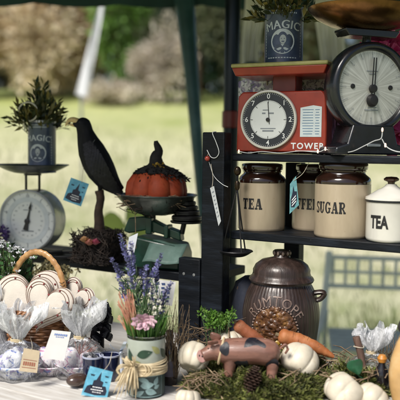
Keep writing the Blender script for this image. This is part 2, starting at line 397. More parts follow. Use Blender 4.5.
def crown(Mb, c, r, n, l, w, blobs=14, fill=.5):
    cs = []
    for i in range(blobs):
        d = Vector([rnd.gauss(0, 1) for _ in range(3)]).normalized(); k = rnd.uniform(.25, .85)
        cs.append((Vector(c) + Vector((d.x * r[0] * k, d.y * r[1] * k, d.z * r[2] * k)), rnd.uniform(.28, .55)))
    for i in range(n):
        q, k = rnd.choice(cs); d = Vector([rnd.gauss(0, 1) for _ in range(3)]).normalized() * (rnd.random() ** fill) * k
        p = q + Vector((d.x * r[0], d.y * r[1], d.z * r[2]))
        o = (p - Vector(c)); o = o.normalized() if o.length > 0 else Vector((0, 0, 1))
        Mb.leaf(p, o + Vector([rnd.uniform(-.9, .9) for _ in range(3)]), l * rnd.uniform(.6, 1.4), w * rnd.uniform(.6, 1.3))
def tree(name, label, cat, px, d, rx, h, cols, n=2600, leaf=.2, z0=.2, ry=None, trunk_col=(.12, .085, .06), group=None):
    x = (px - 200) / FPX * d; base = Vector((x, d, lawn_z(d) - .05))
    o = thing(name, label, cat, base, 0, group)
    tk = M(); tk.sweep(smoothpath([(0, 0, 0), (rx * .04, .02, h * .3), (-rx * .03, 0, h * .6), (0, 0, h * .85)]), [max(.02, .05 * h * .5 * (1 - i / 19)) for i in range(19)], 9)
    for i in range(7):
        a = rnd.uniform(0, 2 * PI); s = h * rnd.uniform(.2, .55)
        tk.sweep([(0, 0, s), (math.cos(a) * rx * .4, math.sin(a) * rx * .4, s + h * .17), (math.cos(a) * rx * .75, math.sin(a) * rx * .7, s + h * .25)], [.03 * h * .4, .015 * h * .4, .005], 6)
    tk.build('trunk', pm('bark_%.2f' % trunk_col[0], trunk_col, .9, 0, .4, 12, .6, 30), o)
    c = M(); crown(c, (0, 0, h * (z0 + (1 - z0) / 2)), (rx, ry or rx, h * (1 - z0) / 2 * 1.1), n, leaf, leaf * .55, 18)
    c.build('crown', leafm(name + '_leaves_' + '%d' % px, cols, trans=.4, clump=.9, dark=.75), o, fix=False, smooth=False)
    return o
TAN = [(.68, .52, .34), (.50, .36, .22), (.78, .65, .46), (.58, .46, .3)]
PALE = [(.78, .68, .5), (.64, .52, .36), (.84, .76, .6)]
GRN = [(.14, .28, .05), (.22, .40, .08), (.10, .21, .04), (.27, .45, .13)]
DGR = [(.02, .055, .03), (.035, .08, .035), (.015, .04, .025), (.06, .10, .05)]
LIL = [(.62, .55, .46), (.7, .62, .53), (.46, .42, .33), (.76, .7, .62)]
OLV = [(.12, .15, .08), (.18, .2, .11), (.09, .11, .06), (.24, .24, .14)]
tree('beech_tree', 'tan autumn tree at far left edge of the field', 'tree', -25, 17, 1.6, 4.6, TAN, 4200, .2, .0)
tree('beech_tree', 'tan autumn tree between left edge and white banner', 'tree', 55, 17.6, 1.5, 4.3, TAN, 4200, .2, .0)
tree('dry_shrub', 'pale straw coloured shrub in front of tan autumn trees', 'shrub', 35, 16.6, 1.1, 2.6, PALE, 2600, .16, .0)
tree('leafy_tree', 'bright green leafy tree right of white banner', 'tree', 115, 16.6, .95, 4.0, GRN, 3600, .17, .04)
tree('dry_shrub', 'pale lilac brown dry shrub at middle of field edge', 'shrub', 163, 16.2, .8, 1.75, LIL, 3000, .14, .0)
tree('dry_shrub', 'low brownish dry shrub beneath bright green tree', 'shrub', 118, 15.8, .8, .55, LIL, 1800, .12, .0)
tree('evergreen_tree', 'dark evergreen tree behind the teal gazebo leg', 'tree', 195, 18, 1.0, 5.2, DGR, 4200, .18, .02)
tree('evergreen_tree', 'olive dark tree just right of teal gazebo leg', 'tree', 232, 17, 1.0, 4.9, OLV, 3600, .18, .0)
tree('leafy_tree', 'grey green tree seen between tin and brass bowl', 'tree', 305, 17.5, 1.4, 4.7, OLV, 3600, .2, .0)
tree('evergreen_tree', 'dark evergreen tree at far right behind brass bowl', 'tree', 395, 18, 1.6, 5.0, DGR, 3600, .2, .0)
tree('evergreen_tree', 'dark tall tree behind lilac brown shrub', 'tree', 150, 20.5, 1.4, 5.6, OLV, 4200, .22, .0)
wd = M()
for i in range(26): crown(wd, (-15 + i * 1.2 + rnd.uniform(-.3, .3), 24 + rnd.uniform(-1, 1), lawn_z(24) + 1.7), (1.2, 1, 3.2), 1000, .36, .22, 10)
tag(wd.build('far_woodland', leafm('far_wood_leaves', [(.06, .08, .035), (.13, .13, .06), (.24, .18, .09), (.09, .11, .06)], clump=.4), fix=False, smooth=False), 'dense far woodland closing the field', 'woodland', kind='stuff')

# white leaning banner in the field
bn = thing('feather_banner', 'white leaning tapered banner in front of the autumn trees', 'banner', (at(84, 108, 9).x, 9, lawn_z(9)), 0)
pA, pB = at(82, 100, 9) - bn.location, at(104, 8, 9) - bn.location
p = M(); p.sweep([(pA.x + .02, 0, 0), (pA.x, 0, pA.z), (pB.x, 0, pB.z + .02)], [.016, .016, .01], 8); p.build('pole', STEEL, bn)
p = M(); dv = Vector((pB.x - pA.x, 0, pB.z - pA.z)); n_ = Vector((dv.z, 0, -dv.x)).normalized(); vs = []; fs = []
for i in range(15):
    s = i / 14; c = Vector((pA.x, 0, pA.z)) + dv * (.04 + .96 * s); w = .15 - .09 * s
    for k in range(5): vs.append(c + n_ * w * (k / 4 - .55) + Vector((0, -.018 + .02 * math.sin(k * 1.4 + i * .5), 0)))
for i in range(14): fs += [(i * 5 + k, i * 5 + k + 1, i * 5 + k + 6, i * 5 + k + 5) for k in range(4)]
p.add(vs, fs); p.build('cloth', pm('white_cloth', (.62, .63, .66), .8, 0, .06, 6, .15, 40), bn, fix=False)

# ------------------------------------------------------------------ gazebo over the stall
TEAL = pm('teal_canopy_cloth', (.02, .06, .06), .75, 0, .3, 5, .15, 60)
TEALMETAL = pm('teal_metal', (.025, .075, .085), .35, .2, .3, 8, .05, 40, c2=(.06, .13, .15))
GZ0, GZ1, GX0, GX1 = 1.42, 3.35, -2.3, 2.3
gz = thing('gazebo', 'dark teal gazebo with cloth valance sheltering the stall', 'gazebo', (0, 0, 0))
p = M(); cx, cy = (GX0 + GX1) / 2, (GZ0 + GZ1) / 2
p.add([(GX0, GZ0, 2.12), (GX1, GZ0, 2.12), (GX1, GZ1, 2.12), (GX0, GZ1, 2.12), (cx, cy, 2.75)], [(0, 1, 4), (1, 2, 4), (2, 3, 4), (3, 0, 4)])
p.build('canopy', TEAL, gz, smooth=False, fix=False)
def valance(a, b):
    p = M(); a = Vector(a); b = Vector(b); n = 60; vs = []; d = (b - a).normalized(); nr = d.cross(Vector((0, 0, 1)))
    for i in range(n + 1):
        q = a.lerp(b, i / n); zz = -.125 - .018 * abs(math.sin(i * PI / 5)); 
        for k in range(4): vs.append(q + Vector((0, 0, zz * k / 3)) + nr * .012 * math.sin(i * .9 + k * .4) * k / 3)
    p.add(vs, [(i * 4 + k, i * 4 + k + 1, i * 4 + k + 5, i * 4 + k + 4) for i in range(n) for k in range(3)])
    p.build('valance', TEAL, gz, fix=False)
valance((GX0, GZ1, 2.119), (GX1, GZ1, 2.119)); valance((GX0, GZ1, 2.118), (GX0, GZ0, 2.118)); valance((GX1, GZ0, 2.118), (GX1, GZ1, 2.118))
for (x, y) in ((GX0 + .03, GZ0 + .03), (GX1 - .03, GZ0 + .03), (GX0 + .03, GZ1 - .03), (GX1 - .03, GZ1 - .03)):
    p = M(); p.box((x, y, 1.06), (.045, .045, 2.11)); p.build('leg', TEALMETAL, gz, bevel=.004)
q0, q1, q2 = at(184, -4, 3.25), at(191, 70, 3.25), at(201, 190, 3.25); dn = (q2 - q1) / (q2.z - q1.z)
q3 = q2 + dn * (0 - q2.z)
p = M(); p.sweep([q3, q2, q1, q0], [.02, .023, .033, .047], 12); p.build('leg', TEALMETAL, gz)
p = M(); p.box((cx, GZ1 - .03, 2.10), (GX1 - GX0 - .05, .03, .03)); p.build('cross_bar', TEALMETAL, gz, bevel=.003)

mp_ = thing('metal_pole', 'dark round metal pole standing behind the post of the shelves', 'pole', (at(231, 120, 2.7).x, at(231, 120, 2.7).y, 0))
p = M(); p.sweep([(0, 0, 0), (0, 0, 1.0), (0, 0, 2.1)], [.029] * 3, 20); p.build('tube', pm('dark_blue_metal', (.008, .014, .02), .25, .5, .3, 5, .04, 40), mp_)
p = M(); p.lathe([(.08, 0), (.08, .01), (.036, .014), (.036, .05), (.031, .052)], 24); p.build('foot_plate', IRON, mp_)
p = M(); p.lathe([(.0305, 0), (.034, .003), (.034, .06), (.0305, .063)], 24, c=(0, 0, at(231, 128, 2.7).z)); p.build('clamp', REDDARK, mp_)

def curtain(px0, px1, d, z0, z1, label, seed):
    c = at((px0 + px1) / 2, 100, d); o = thing('curtain', label, 'curtain', (c.x, c.y, z0)); w = (px1 - px0) / FPX * d; p = M(); vs = []; n = 40; rows = 12
    for j in range(rows + 1):
        for i in range(n + 1):
            s = i / n - .5; k = j / rows
            vs.append((s * w * (.75 + .25 * abs(k * 2 - 1)) + .012 * math.sin(j * .7 + seed), .03 * math.sin(i * 1.1 + seed) * (.5 + .5 * k) + .01 * math.sin(i * .4 + j), (z1 - z0) * (1 - k)))
    p.add(vs, [(j * (n + 1) + i, j * (n + 1) + i + 1, (j + 1) * (n + 1) + i + 1, (j + 1) * (n + 1) + i) for j in range(rows) for i in range(n)])
    p.build('cloth', leafm('sheer_white_cloth', [(.88, .88, .84), (.88, .88, .84)], .8, .5, 3, .8), o, fix=False)
    p = M(); p.lathe([(w * .36, 0), (w * .4, .006), (w * .4, .02), (w * .36, .026)], 16, c=(0, 0, (z1 - z0) * .5)); p.build('tie', TEAL, o)
    return o
curtain(241, 263, 3.2, 1.3, 2.09, 'grey white tied curtain left of the blue tin', 1)
curtain(314, 346, 3.2, 1.3, 2.09, 'cream white tied curtain behind brass bowl', 3.3)

# ------------------------------------------------------------------ table and shelving
tb = thing('table', 'whitewashed plank table carrying the whole display', 'table', (S0.x, S0.y, 0), -YAW)
mt, t, b = nt('whitewashed_planks'); v = coords(t); mp = t.nodes.new('ShaderNodeMapping'); mp.inputs['Scale'].default_value = (1.2, 14, 14); t.links.new(v, mp.inputs['Vector'])
n = noise(t, 6, 7, mp.outputs[0], .65, .6)
t.links.new(ramp(t, n.outputs['Fac'], [(.28, (.4, .36, .32)), (.42, (.5, .47, .43)), (.6, (.62, .6, .57)), (.8, (.54, .52, .48))]), b.inputs['Base Color']); b.inputs['Roughness'].default_value = .62; bumpn(t, b, n.outputs['Fac'], .35)
WHITEWOOD = mt
y = -.62; i = 0
while y < .16:
    w = .098; p = M(); p.box((-.05 + .01 * rnd.uniform(-1, 1), y + w / 2, Z_TABLE - .0125 - .0006 * (i % 2)), (2.1, w - .003, .025)); o = p.build('plank', WHITEWOOD, tb, bevel=.002); y += w; i += 1
p = M(); p.box((-.05, -.25, Z_TABLE - .066), (1.95, .70, .08)); p.build('apron', WHITEWOOD, tb, bevel=.003)
for sx_ in (-1, 1):
    for yy in (-.56, .1):
        p = M(); p.box((-.05 + sx_ * .98, yy, .36), (.06, .06, .719)); p.build('leg', WHITEWOOD, tb, bevel=.004)

sh = thing('shelf_unit', 'black painted wooden shelves with a stout front post', 'shelf', (S0.x, S0.y, 0), -YAW)
def board(name, x0, x1, y0, y1, z0, z1, bv=.003):
    p = M(); p.box(((x0 + x1) / 2, (y0 + y1) / 2, (z0 + z1) / 2), (x1 - x0, y1 - y0, z1 - z0)); return p.build(name, BLACKPAINT, sh, bevel=bv)
board('upright', -.048, .022, -.03, .012, Z_TABLE + .001, 1.383)
board('upright', .60, .65, -.028, .02, Z_TABLE + .001, 1.324)
board('upright', .075, .125, .246, .285, 0.0, 1.3)
board('upright', .60, .65, .246, .285, 0.0, 1.3)
board('shelf_board', .0225, .72, .0125, .245, Z_UP - .02, Z_UP)
board('shelf_board', .0225, .72, .0125, .245, Z_MID - .022, Z_MID)
board('shelf_board', -1.05, -.049, .0, .235, Z_LOW - .026, Z_LOW)
o = board('upright', -.122, -.05, -.032, -.0015, Z_TABLE + .001, Z_LOW + .05)
p = M()
for xx in (-.103, -.069): p.lathe([(.0045, 0), (.004, .0015), (0, .002)], 12, c=(xx, -.032, Z_LOW + .005), axis='Y')
p.build('screw', STEEL, o)
board('upright', -1.05, -.99, .2365, .27, 0, Z_LOW); board('upright', -.3, -.25, .2365, .27, 0, Z_LOW)

def shelf(x, y, z): return S0 + SU * x + SV * y + Vector((0, 0, z))
def shelfpx(px, y, z):
    """the spot on a shelf, y behind its front line, that is seen in photo column px"""
    k = (px - 200) / FPX; b = shelf(0, y, z); t_ = (k * b.y - b.x) / (SU.x - k * SU.y); return b + SU * t_

# ================================================================== DIAL SCALES
def dial_marks(Rr, n, long_every, l0, l1, w0, w1, y):
    p = M()
    for i in range(n):
        a = 2 * PI * i / n; L = l1 if i % long_every == 0 else l0; w = w1 if i % long_every == 0 else w0
        s, c = math.sin(a), math.cos(a); x_, z_ = (Rr - L) * s, (Rr - L) * c; X, Z = Rr * s, Rr * c
        p.add([(x_ - c * w, y, z_ + s * w), (x_ + c * w, y, z_ - s * w), (X + c * w, y, Z - s * w), (X - c * w, y, Z + s * w)], [(0, 1, 2, 3)])
    return p
def ringflat(r0_, r1_, y, seg=72):
    p = M(); vs = []
    for k in range(seg):
        a = 2 * PI * k / seg; vs += [(r0_ * math.cos(a), y, r0_ * math.sin(a)), (r1_ * math.cos(a), y, r1_ * math.sin(a))]
    return p.add(vs, [(2 * k, 2 * k + 1, (2 * k + 3) % (2 * seg), (2 * k + 2) % (2 * seg)) for k in range(seg)])
def shift(Mb, d): Mb.v = [(a + d[0], b_ + d[1], c + d[2]) for a, b_, c in Mb.v]; return Mb

# --- left: white faced dial scale with shallow pan
c = on(33, 257.5, Z_LOW, .06); D = depth(c); mpp = D / FPX
cz = (257.5 - 222) * mpp; RD = 30.5 * mpp
ws = thing('dial_scale', 'white faced round dial scale with shallow dark pan at left', 'kitchen scale', c, R(-14))
p = M(); p.lathe([(RD * .93, -.045), (RD * .985, -.04), (RD * .985, .03), (RD, .033), (RD, .042), (RD * .96, .046), (RD * .93, .043), (RD * .93, .034)], 72, (0, 0, cz), axis='Y'); p.build('drum', pm('pale_grey_enamel', (.5, .51, .5), .3, .1, .2, 20, .08, 60, coat=.3, specks=[((.2, .15, .1), 40, .7, .7)]), ws)
p = M(); p.lathe([(0, .036), (RD * .932, .0365)], 72, (0, 0, cz), axis='Y', cap=False); p.build('dial_face', WHITEDIAL, ws, fix=False)
f0 = -.0372
shift(ringflat(RD * .60, RD * .75, f0), (0, 0, cz)).build('dial_ring', PALEINK, ws, fix=False)
shift(dial_marks(RD * .9, 100, 5, RD * .04, RD * .075, .0003, .0007, f0 - .0004), (0, 0, cz)).build('dial_marks', GREYINK, ws, fix=False)
p = M()
for i in range(10):
    a = 2 * PI * i / 10; put(p, textflat(str(i if i else 10), RD * .13), flatS(f0 - .0006, cz + RD * .8 * math.cos(a) * .98, RD * .8 * math.sin(a) * .98))
for i in range(20):
    a = 2 * PI * i / 20; put(p, textflat(str(50 * (i % 2)), RD * .07), flatS(f0 - .0006, cz + RD * .5 * math.cos(a), RD * .5 * math.sin(a)))
p.box((0, f0 - .0005, cz - RD * .34), (RD * .42, .0002, RD * .035)); p.box((0, f0 - .0005, cz + RD * .34), (RD * .3, .0002, RD * .02))
p.build('numerals', GREYINK, ws, fix=False, smooth=False)
a = R(13); nd = Vector((math.sin(a), 0, math.cos(a))); nx = Vector((math.cos(a), 0, -math.sin(a))); h = Vector((0, -.041, cz - RD * .02))
p = M(); tip = h + nd * RD * .62; tl = h - nd * RD * .3
p.add([h + nx * .0045, tip, h - nx * .0045, tl - nx * .009, tl + nx * .009], [(0, 1, 2, 3, 4)])
p.add([v_ + Vector((0, .0015, 0)) for v_ in (h + nx * .0045, tip, h - nx * .0045, tl - nx * .009, tl + nx * .009)], [(4, 3, 2, 1, 0)])
p.add([tip - nd * .022 + nx * .005, tip + nd * .004, tip - nd * .022 - nx * .005], [(0, 1, 2)])
p.lathe([(.009, 0), (.009, .004), (.004, .006), (0, .0065)], 20, (h.x, h.y + .002, h.z), axis='Y'); p.build('needle', INK, ws, smooth=False)
p = M(); p.box((0, .0, .009), (RD * 1.75, .12, .016)); p.build('base', IRON, ws, bevel=.004)
p = M(); p.bar((RD * .9, -.065, .006), (RD * 1.62, -.055, .008), .02, .01); p.bar((RD * .85, -.045, .018), (RD * 1.5, -.02, .02), .026, .009); p.bar((RD * .6, -.066, .02), (RD * 1.25, -.045, .024), .014, .008); p.build('foot', IRON, ws, bevel=.002)
for sx_ in (-1, 1):
    p = M(); p.sweep([(sx_ * 7.2 * mpp, 0, cz + RD * .9), (sx_ * 7.2 * mpp, 0, cz + RD + 15.5 * mpp)], .0042, 10); p.build('pan_support', IRON, ws)
pz = (257.5 - 176) * mpp; pr = 35 * mpp
def pan_prof(r, h, th=.0018):
    out = [(0, 0), (r * .35, .0)]; n = 9
    for i in range(1, n + 1): s = i / n; out.append((r * (.35 + .65 * s), h * s ** 1.7))
    out += [(r + .003, h + .001), (r + .001, h + .0035)]
    for i in range(n, -1, -1): s = i / n; out.append((r * (.35 + .65 * s) - .001, h * s ** 1.7 + th + .0005))
    out.append((0, th)); return out
p = M(); p.lathe(pan_prof(pr, 8 * mpp), 56, (0, 0, pz)); p.build('pan', TARN, ws)
p = M(); p.lathe([(8.5 * mpp, 0), (8.5 * mpp, .006)], 24, (0, 0, pz - .0065)); p.build('pan_bracket', IRON, ws)
c_wpan = (c + Vector((0, 0, pz + .003)), mpp)

# --- tins of the display
TINBLUE = pm('blue_tin_print', (.045, .065, .12), .35, .1, .4, 30, .1, 80, c2=(.085, .11, .18), coat=.2)
TINCREAM = pm('tin_pale_print', (.48, .52, .56), .4, .1, .15, 40, .05, 80)
LEAFOL = leafm('olive_leaves', [(.02, .04, .015), (.05, .065, .018), (.28, .22, .05), (.03, .055, .02), (.15, .13, .03)], .4, .2, 20)
def tin(loc, r, h, label, rz, group=None):
    o = thing('tin_can', label, 'tin', loc, rz, group)
    p = M(); p.lathe([(r * .97, 0), (r * 1.02, .001), (r * 1.02, .004), (r, .006), (r, h - .006), (r * 1.025, h - .004), (r * 1.025, h), (r * .96, h), (r * .96, h * .6), (0, h * .6)], 56); p.build('can', TINBLUE, o)
    p = M(); p.lathe([(r * 1.035, h - .007), (r * 1.035, h - .0005), (r * 1.0, h + .001), (r * .97, h)], 56, cap=False); p.build('rim', STEEL, o)
    S = cyl(r, .0007)
    p = M()
    for dx_, e_ in ((-.014, .0007), (0, .0009), (.014, .0011)): put(p, textflat('MAGIC', r * .60, 0, 1.06), cyl(r, e_), arc_map(r * 3.2), (dx_ * r, h * .665), .002)
    for zz, w in ((h * .86, 1.2), (h * .9, .8)):
        for k in range(14):
            x0 = (-.5 + k / 14) * r * w * 1.3; x1 = x0 + r * w * .06; p.add([S(x0, zz), S(x1, zz), S(x1, zz + .004), S(x0, zz + .004)], [(0, 1, 2, 3)])
    for sg in (-1, 1):
        for k in range(12):
            z0 = h * (.12 + .05 * k); xx = sg * r * 1.02; p.add([S(xx, z0), S(xx + .002, z0), S(xx + .002, z0 + h * .035), S(xx, z0 + h * .035)], [(0, 1, 2, 3)])
    for k in range(11):
        x0 = (-.5 + k / 11) * r * 1.6; p.add([S(x0, h * .09), S(x0 + r * .1, h * .09), S(x0 + r * .1, h * .11), S(x0, h * .11)], [(0, 1, 2, 3)])
    p.build('lettering', TINCREAM, o, fix=False, smooth=False)
    # oval portrait of a man in a round medallion
    mz = h * .38; mr_ = r * .62; S2 = cyl(r, .0008)
    p = M(); n = 28; p.add([S2(0, mz)] + [S2(mr_ * math.cos(2 * PI * k / n), mz + mr_ * 1.02 * math.sin(2 * PI * k / n)) for k in range(n)], [(0, 1 + k, 1 + (k + 1) % n) for k in range(n)]); p.build('medallion', TINCREAM, o, fix=False)
    def ov(cx_, cz_, rx, rz_, e, n=18):
        S3 = cyl(r, e); return [S3(cx_, mz + cz_)] + [S3(cx_ + rx * math.cos(2 * PI * k / n), mz + cz_ + rz_ * math.sin(2 * PI * k / n)) for k in range(n)], [(0, 1 + k, 1 + (k + 1) % n) for k in range(n)]
    d = M(); d.add(*ov(0, mr_ * .28, mr_ * .4, mr_ * .5, .0010)); S4 = cyl(r, .0011)
    pts = [(-.72, -.62), (-.5, -.3), (-.16, -.2), (0, -.42), (.16, -.2), (.5, -.3), (.72, -.62), (.4, -.86), (0, -.95), (-.4, -.86)]
    d.add([S4(0, mz - mr_ * .55)] + [S4(x * mr_, mz + z * mr_) for x, z in pts], [(0, 1 + k, 1 + (k + 1) % len(pts)) for k in range(len(pts))]); d.build('portrait_hair', TINBLUE, o, fix=False)
    d = M(); d.add(*ov(mr_ * .03, mr_ * .16, mr_ * .27, mr_ * .37, .0014)); d.build('portrait_face', pm('tin_face_print', (.42, .45, .48), .4, 0, .1, 40, 0), o, fix=False)
    d = M(); 
    for xx in (-.1, .15): d.add(*ov(mr_ * xx, mr_ * .22, mr_ * .055, mr_ * .03, .0018, 8))
    d.add(*ov(mr_ * .03, mr_ * -.02, mr_ * .13, mr_ * .05, .0018, 8)); d.build('portrait_features', TINBLUE, o, fix=False)
    return o
def spiky_plant(loc, r, h, label, n=150, w=.010, leafmat=None, droop=.5):
    o = thing('leafy_plant', label, 'plant', loc); L = M(); st = M()
    for i in range(n):
        a = rnd.uniform(0, 2 * PI); s = rnd.random() ** .7; l = h * rnd.uniform(.5, 1.05) * (1 - .25 * s)
        b0 = Vector((math.cos(a) * .012, math.sin(a) * .012, 0)); e = Vector((math.cos(a) * r * s, math.sin(a) * r * s, l * (1 - droop * s)))
        mid = b0.lerp(e, .55) + Vector((0, 0, l * .12)); st.sweep([b0, mid, e], [.0013, .001, .0005], 4, False)
        for k in range(5):
            q = mid.lerp(e, k / 4); L.leaf(q, (e - mid).normalized() + Vector([rnd.uniform(-.7, .7) for _ in range(3)]), rnd.uniform(.022, .042), w)
    st.build('stems', pm('green_stem', (.05, .07, .02), .6, 0, .3, 40, 0), o, fix=False); L.build('leaves', leafmat or LEAFOL, o, fix=False, smooth=False)
    return o
pc, mpp = c_wpan
pc2 = pc + Vector((10 * mpp, -.01, 0.0))
th_ = 51 * mpp
tin(pc2, 13.6 * mpp, th_, 'blue printed tin with portrait standing in pan of the white dial scale', R(-6))
spiky_plant(pc2 + Vector((-3 * mpp, 0, th_ * .62)), 29 * mpp, 40 * mpp + th_ * .38, 'dark olive spiky plant growing out of the left tin', 110, .011, None, .45)
wr = thing('wire_ring', 'pale wire ring pick standing in front of the olive plant', 'wire ring', pc2 + Vector((-10 * mpp, -15.0 * mpp, th_ * .9)), 0)
p = M(); rr = 9 * mpp; p.sweep([(rr * math.cos(x), 0, 13 * mpp + rr * math.sin(x)) for x in [R(-120 + 300 * i / 29) for i in range(30)]], .0026, 8); p.sweep([(rr * math.cos(R(-120)), 0, 13 * mpp + rr * math.sin(R(-120))), (-.012, .004, -.02)], .0022, 7); p.build('ring', pm('pale_wire', (.66, .62, .5), .4, .1, .2, 40, 0), wr)

# --- red dial scale with flat platform
c = shelfpx(285.5, .095, Z_UP); 
rs = thing('red_scale', 'red kitchen scale with black ringed dial and cream platform', 'kitchen scale', c, -YAW + R(7)); D = depth(c); mpp = D / FPX
W = 92 * mpp; H = 61 * mpp; DP = .11
p = M(); prof = [(-W / 2, .006), (W / 2, .006), (W / 2 - .001, H * .5), (W / 2 - .004, H - .012), (W / 2 - .016, H), (-W / 2 + .016, H), (-W / 2 + .004, H - .012), (-W / 2 + .001, H * .5)]
p.plate(prof, DP, c=(0, 0, 0)); p.build('body', REDPAINT, rs, bevel=.004)
for sx_ in (-1, 1):
    for yy in (-.04, .04):
        p = M(); p.lathe([(.008, 0), (.009, .003), (.008, .0065)], 14, (sx_ * (W / 2 - .02), yy, 0)); p.build('foot', INK, rs)
dx = -W / 2 + 34 * mpp; dz = 33.5 * mpp; rd = 28.5 * mpp; fy = -DP / 2
def sh2(Mb): return shift(Mb, (dx, 0, dz))
p = M(); p.lathe([(rd * .93, .0), (rd * 1.02, .001), (rd * 1.02, .006), (rd, .009), (rd * .95, .0095), (rd * .925, .007), (rd * .925, .001)], 72, (dx, fy, dz), axis='Y', cap=False); p.build('dial_rim', pm('cream_rim', (.62, .6, .54), .3, .1, .1, 30, .05), rs)
p = M(); p.lathe([(0, .0052), (rd * .94, .005)], 72, (dx, fy, dz), axis='Y', cap=False); p.build('dial_face', pm('black_dial', (.022, .026, .035), .35, 0, .3, 20, .02), rs, fix=False)
p = M(); p.lathe([(0, .0060), (rd * .66, .0058)], 64, (dx, fy, dz), axis='Y', cap=False); p.build('dial_disc', WHITEDIAL, rs, fix=False)
p = sh2(dial_marks(rd * .66, 80, 10, rd * .04, rd * .1, .0003, .0007, fy - .0066)); p.build('disc_marks', INK, rs, fix=False)
p = sh2(dial_marks(rd * .915, 80, 10, rd * .045, rd * .045, .0003, .0006, fy - .0058))
for i in range(8):
    a = 2 * PI * i / 8; put(p, textflat(str(i), rd * .24, .01), flatS(fy - .0059, dz + rd * .79 * math.cos(a), dx + rd * .79 * math.sin(a)))
p.build('numerals', pm('white_ink', (.75, .76, .76), .5, 0, .05, 40, 0), rs, fix=False, smooth=False)
p = M()
for (xx, zz, w, hh) in ((-.16, .22, .12, .05), (.1, .22, .2, .05), (0, -.3, .55, .03), (0, -.38, .4, .05), (-.1, .33, .2, .03)): p.box((dx + xx * rd, fy - .0064, dz + zz * rd), (w * rd, .0002, hh * rd))
p.build('dial_print', GREYINK, rs, fix=False)
p = M(); p.bar((dx + .004, fy - .0074, dz - .012), (dx - .001, fy - .0074, dz + rd * .6), .0016, .0008, (0, 1, 0)); p.lathe([(.0055, 0), (.0055, .003), (0, .0035)], 18, (dx, fy - .0066, dz), axis='Y'); p.build('needle', INK, rs)
p = M(); px0 = W / 2 - 15.5 * mpp; cw, ch = 21 * mpp, 30 * mpp; pcz = 32 * mpp
p.plate([(px0 - cw / 2, pcz - ch / 2), (px0 + cw / 2, pcz - ch / 2), (px0 + cw / 2, pcz + ch / 2 - .004), (px0 + cw * .1, pcz + ch / 2), (px0 - cw / 2, pcz + ch / 2 - .006)], .0008, c=(0, fy - .0006, 0)); o = p.build('price_chart', pm('pale_blue_plate', (.6, .66, .68), .35, .1, .1, 30, 0), rs)
p = M()
for k in range(10):
    p.box((px0 - cw * .14, fy - .0012, pcz + ch * (.36 - .085 * k)), (cw * rnd.uniform(.4, .55), .0002, .0017)); p.box((px0 + cw * .3, fy - .0012, pcz + ch * (.36 - .085 * k)), (cw * rnd.uniform(.12, .22), .0002, .0017))
p.build('chart_print', pm('blue_ink', (.1, .2, .32), .5, 0, .2, 40, 0), rs, fix=False)
p = M(); put(p, textflat('TOWER', 8.0 * mpp, .03, 1.25), flatS(fy - .0007, 8.0 * mpp, px0 - 3 * mpp)); p.build('lettering', _m['white_ink'], rs, fix=False, smooth=False)
p = M(); p.box((px0 - 2 * mpp, fy - .0003, 3.6 * mpp), (26 * mpp, .0005, .0012)); p.build('trim_line', _m['white_ink'], rs)
p = M(); p.box((0, 0, H + 8 * mpp), (24 * mpp, .06, 16.5 * mpp)); p.build('neck', REDDARK, rs, bevel=.003)
PZ = H + 15 * mpp
p = M(); pw, pd = 96 * mpp, .17
vs = [(-pw / 2 * .93, -pd / 2 * .93, PZ), (pw / 2 * .93, -pd / 2 * .93, PZ), (pw / 2 * .93, pd / 2 * .93, PZ), (-pw / 2 * .93, pd / 2 * .93, PZ),
      (-pw / 2, -pd / 2, PZ + 8 * mpp), (pw / 2, -pd / 2, PZ + 8 * mpp), (pw / 2, pd / 2, PZ + 8 * mpp), (-pw / 2, pd / 2, PZ + 8 * mpp)]
p.add(vs, [(0, 3, 2, 1), (4, 5, 6, 7), (0, 1, 5, 4), (1, 2, 6, 5), (2, 3, 7, 6), (3, 0, 4, 7)]); p.build('platform', REDPAINT, rs, bevel=.003)
p = M(); p.box((0, 0, PZ + 8 * mpp + .0055), (pw + .004, pd + .004, .011)); p.build('platform_plate', CREAMPLATE, rs, bevel=.004)
ptop = PZ + 8 * mpp + .0113
tc = c + Vector((-.012, .01, ptop)); D2 = depth(tc)
tin(tc, 19.3 * D2 / FPX, 56 * D2 / FPX, 'blue printed tin with portrait standing on the red scale', R(-10))
spiky_plant(tc + Vector((0, 0, .09)), .11, .15, 'dark green spiky plant growing out of the right tin', 90, .012, None, .5)

# --- black dial scale with brass bowl
c = on(366, 153.8, Z_UP, .055); c = shelfpx(362.5, .10, Z_UP); D = depth(c); mpp = D / FPX
bs = thing('black_scale', 'black cast scale with big silver dial under brass bowl', 'kitchen scale', c, R(19))
cz = 66 * mpp; RD = 45 * mpp
p = M(); p.lathe([(RD * .7, -.035), (RD * .88, -.03), (RD * .97, -.012), (RD, .006), (RD, .024), (RD * .985, .035), (RD * .95, .041), (RD * .90, .043), (RD * .85, .041), (RD * .815, .036), (RD * .80, .030), (RD * .80, .026)], 80, (0, 0, cz), axis='Y'); p.build('drum', BLACKENAMEL, bs)
mt, t, b = nt('brushed_silver_dial'); v = coords(t); mp = t.nodes.new('ShaderNodeMapping'); mp.inputs['Location'].default_value = (0, -cz, 0)
sx = t.nodes.new('ShaderNodeSeparateXYZ'); t.links.new(v, sx.inputs[0])
sb = t.nodes.new('ShaderNodeMath'); sb.operation = 'SUBTRACT'; t.links.new(sx.outputs['Z'], sb.inputs[0]); sb.inputs[1].default_value = cz
an = t.nodes.new('ShaderNodeMath'); an.operation = 'ARCTAN2'; t.links.new(sb.outputs[0], an.inputs[0]); t.links.new(sx.outputs['X'], an.inputs[1])
cb = t.nodes.new('ShaderNodeCombineXYZ'); t.links.new(an.outputs[0], cb.inputs[0])
nn = noise(t, 9, 5, cb.outputs[0], .7); nb = noise(t, 25, 4, v)
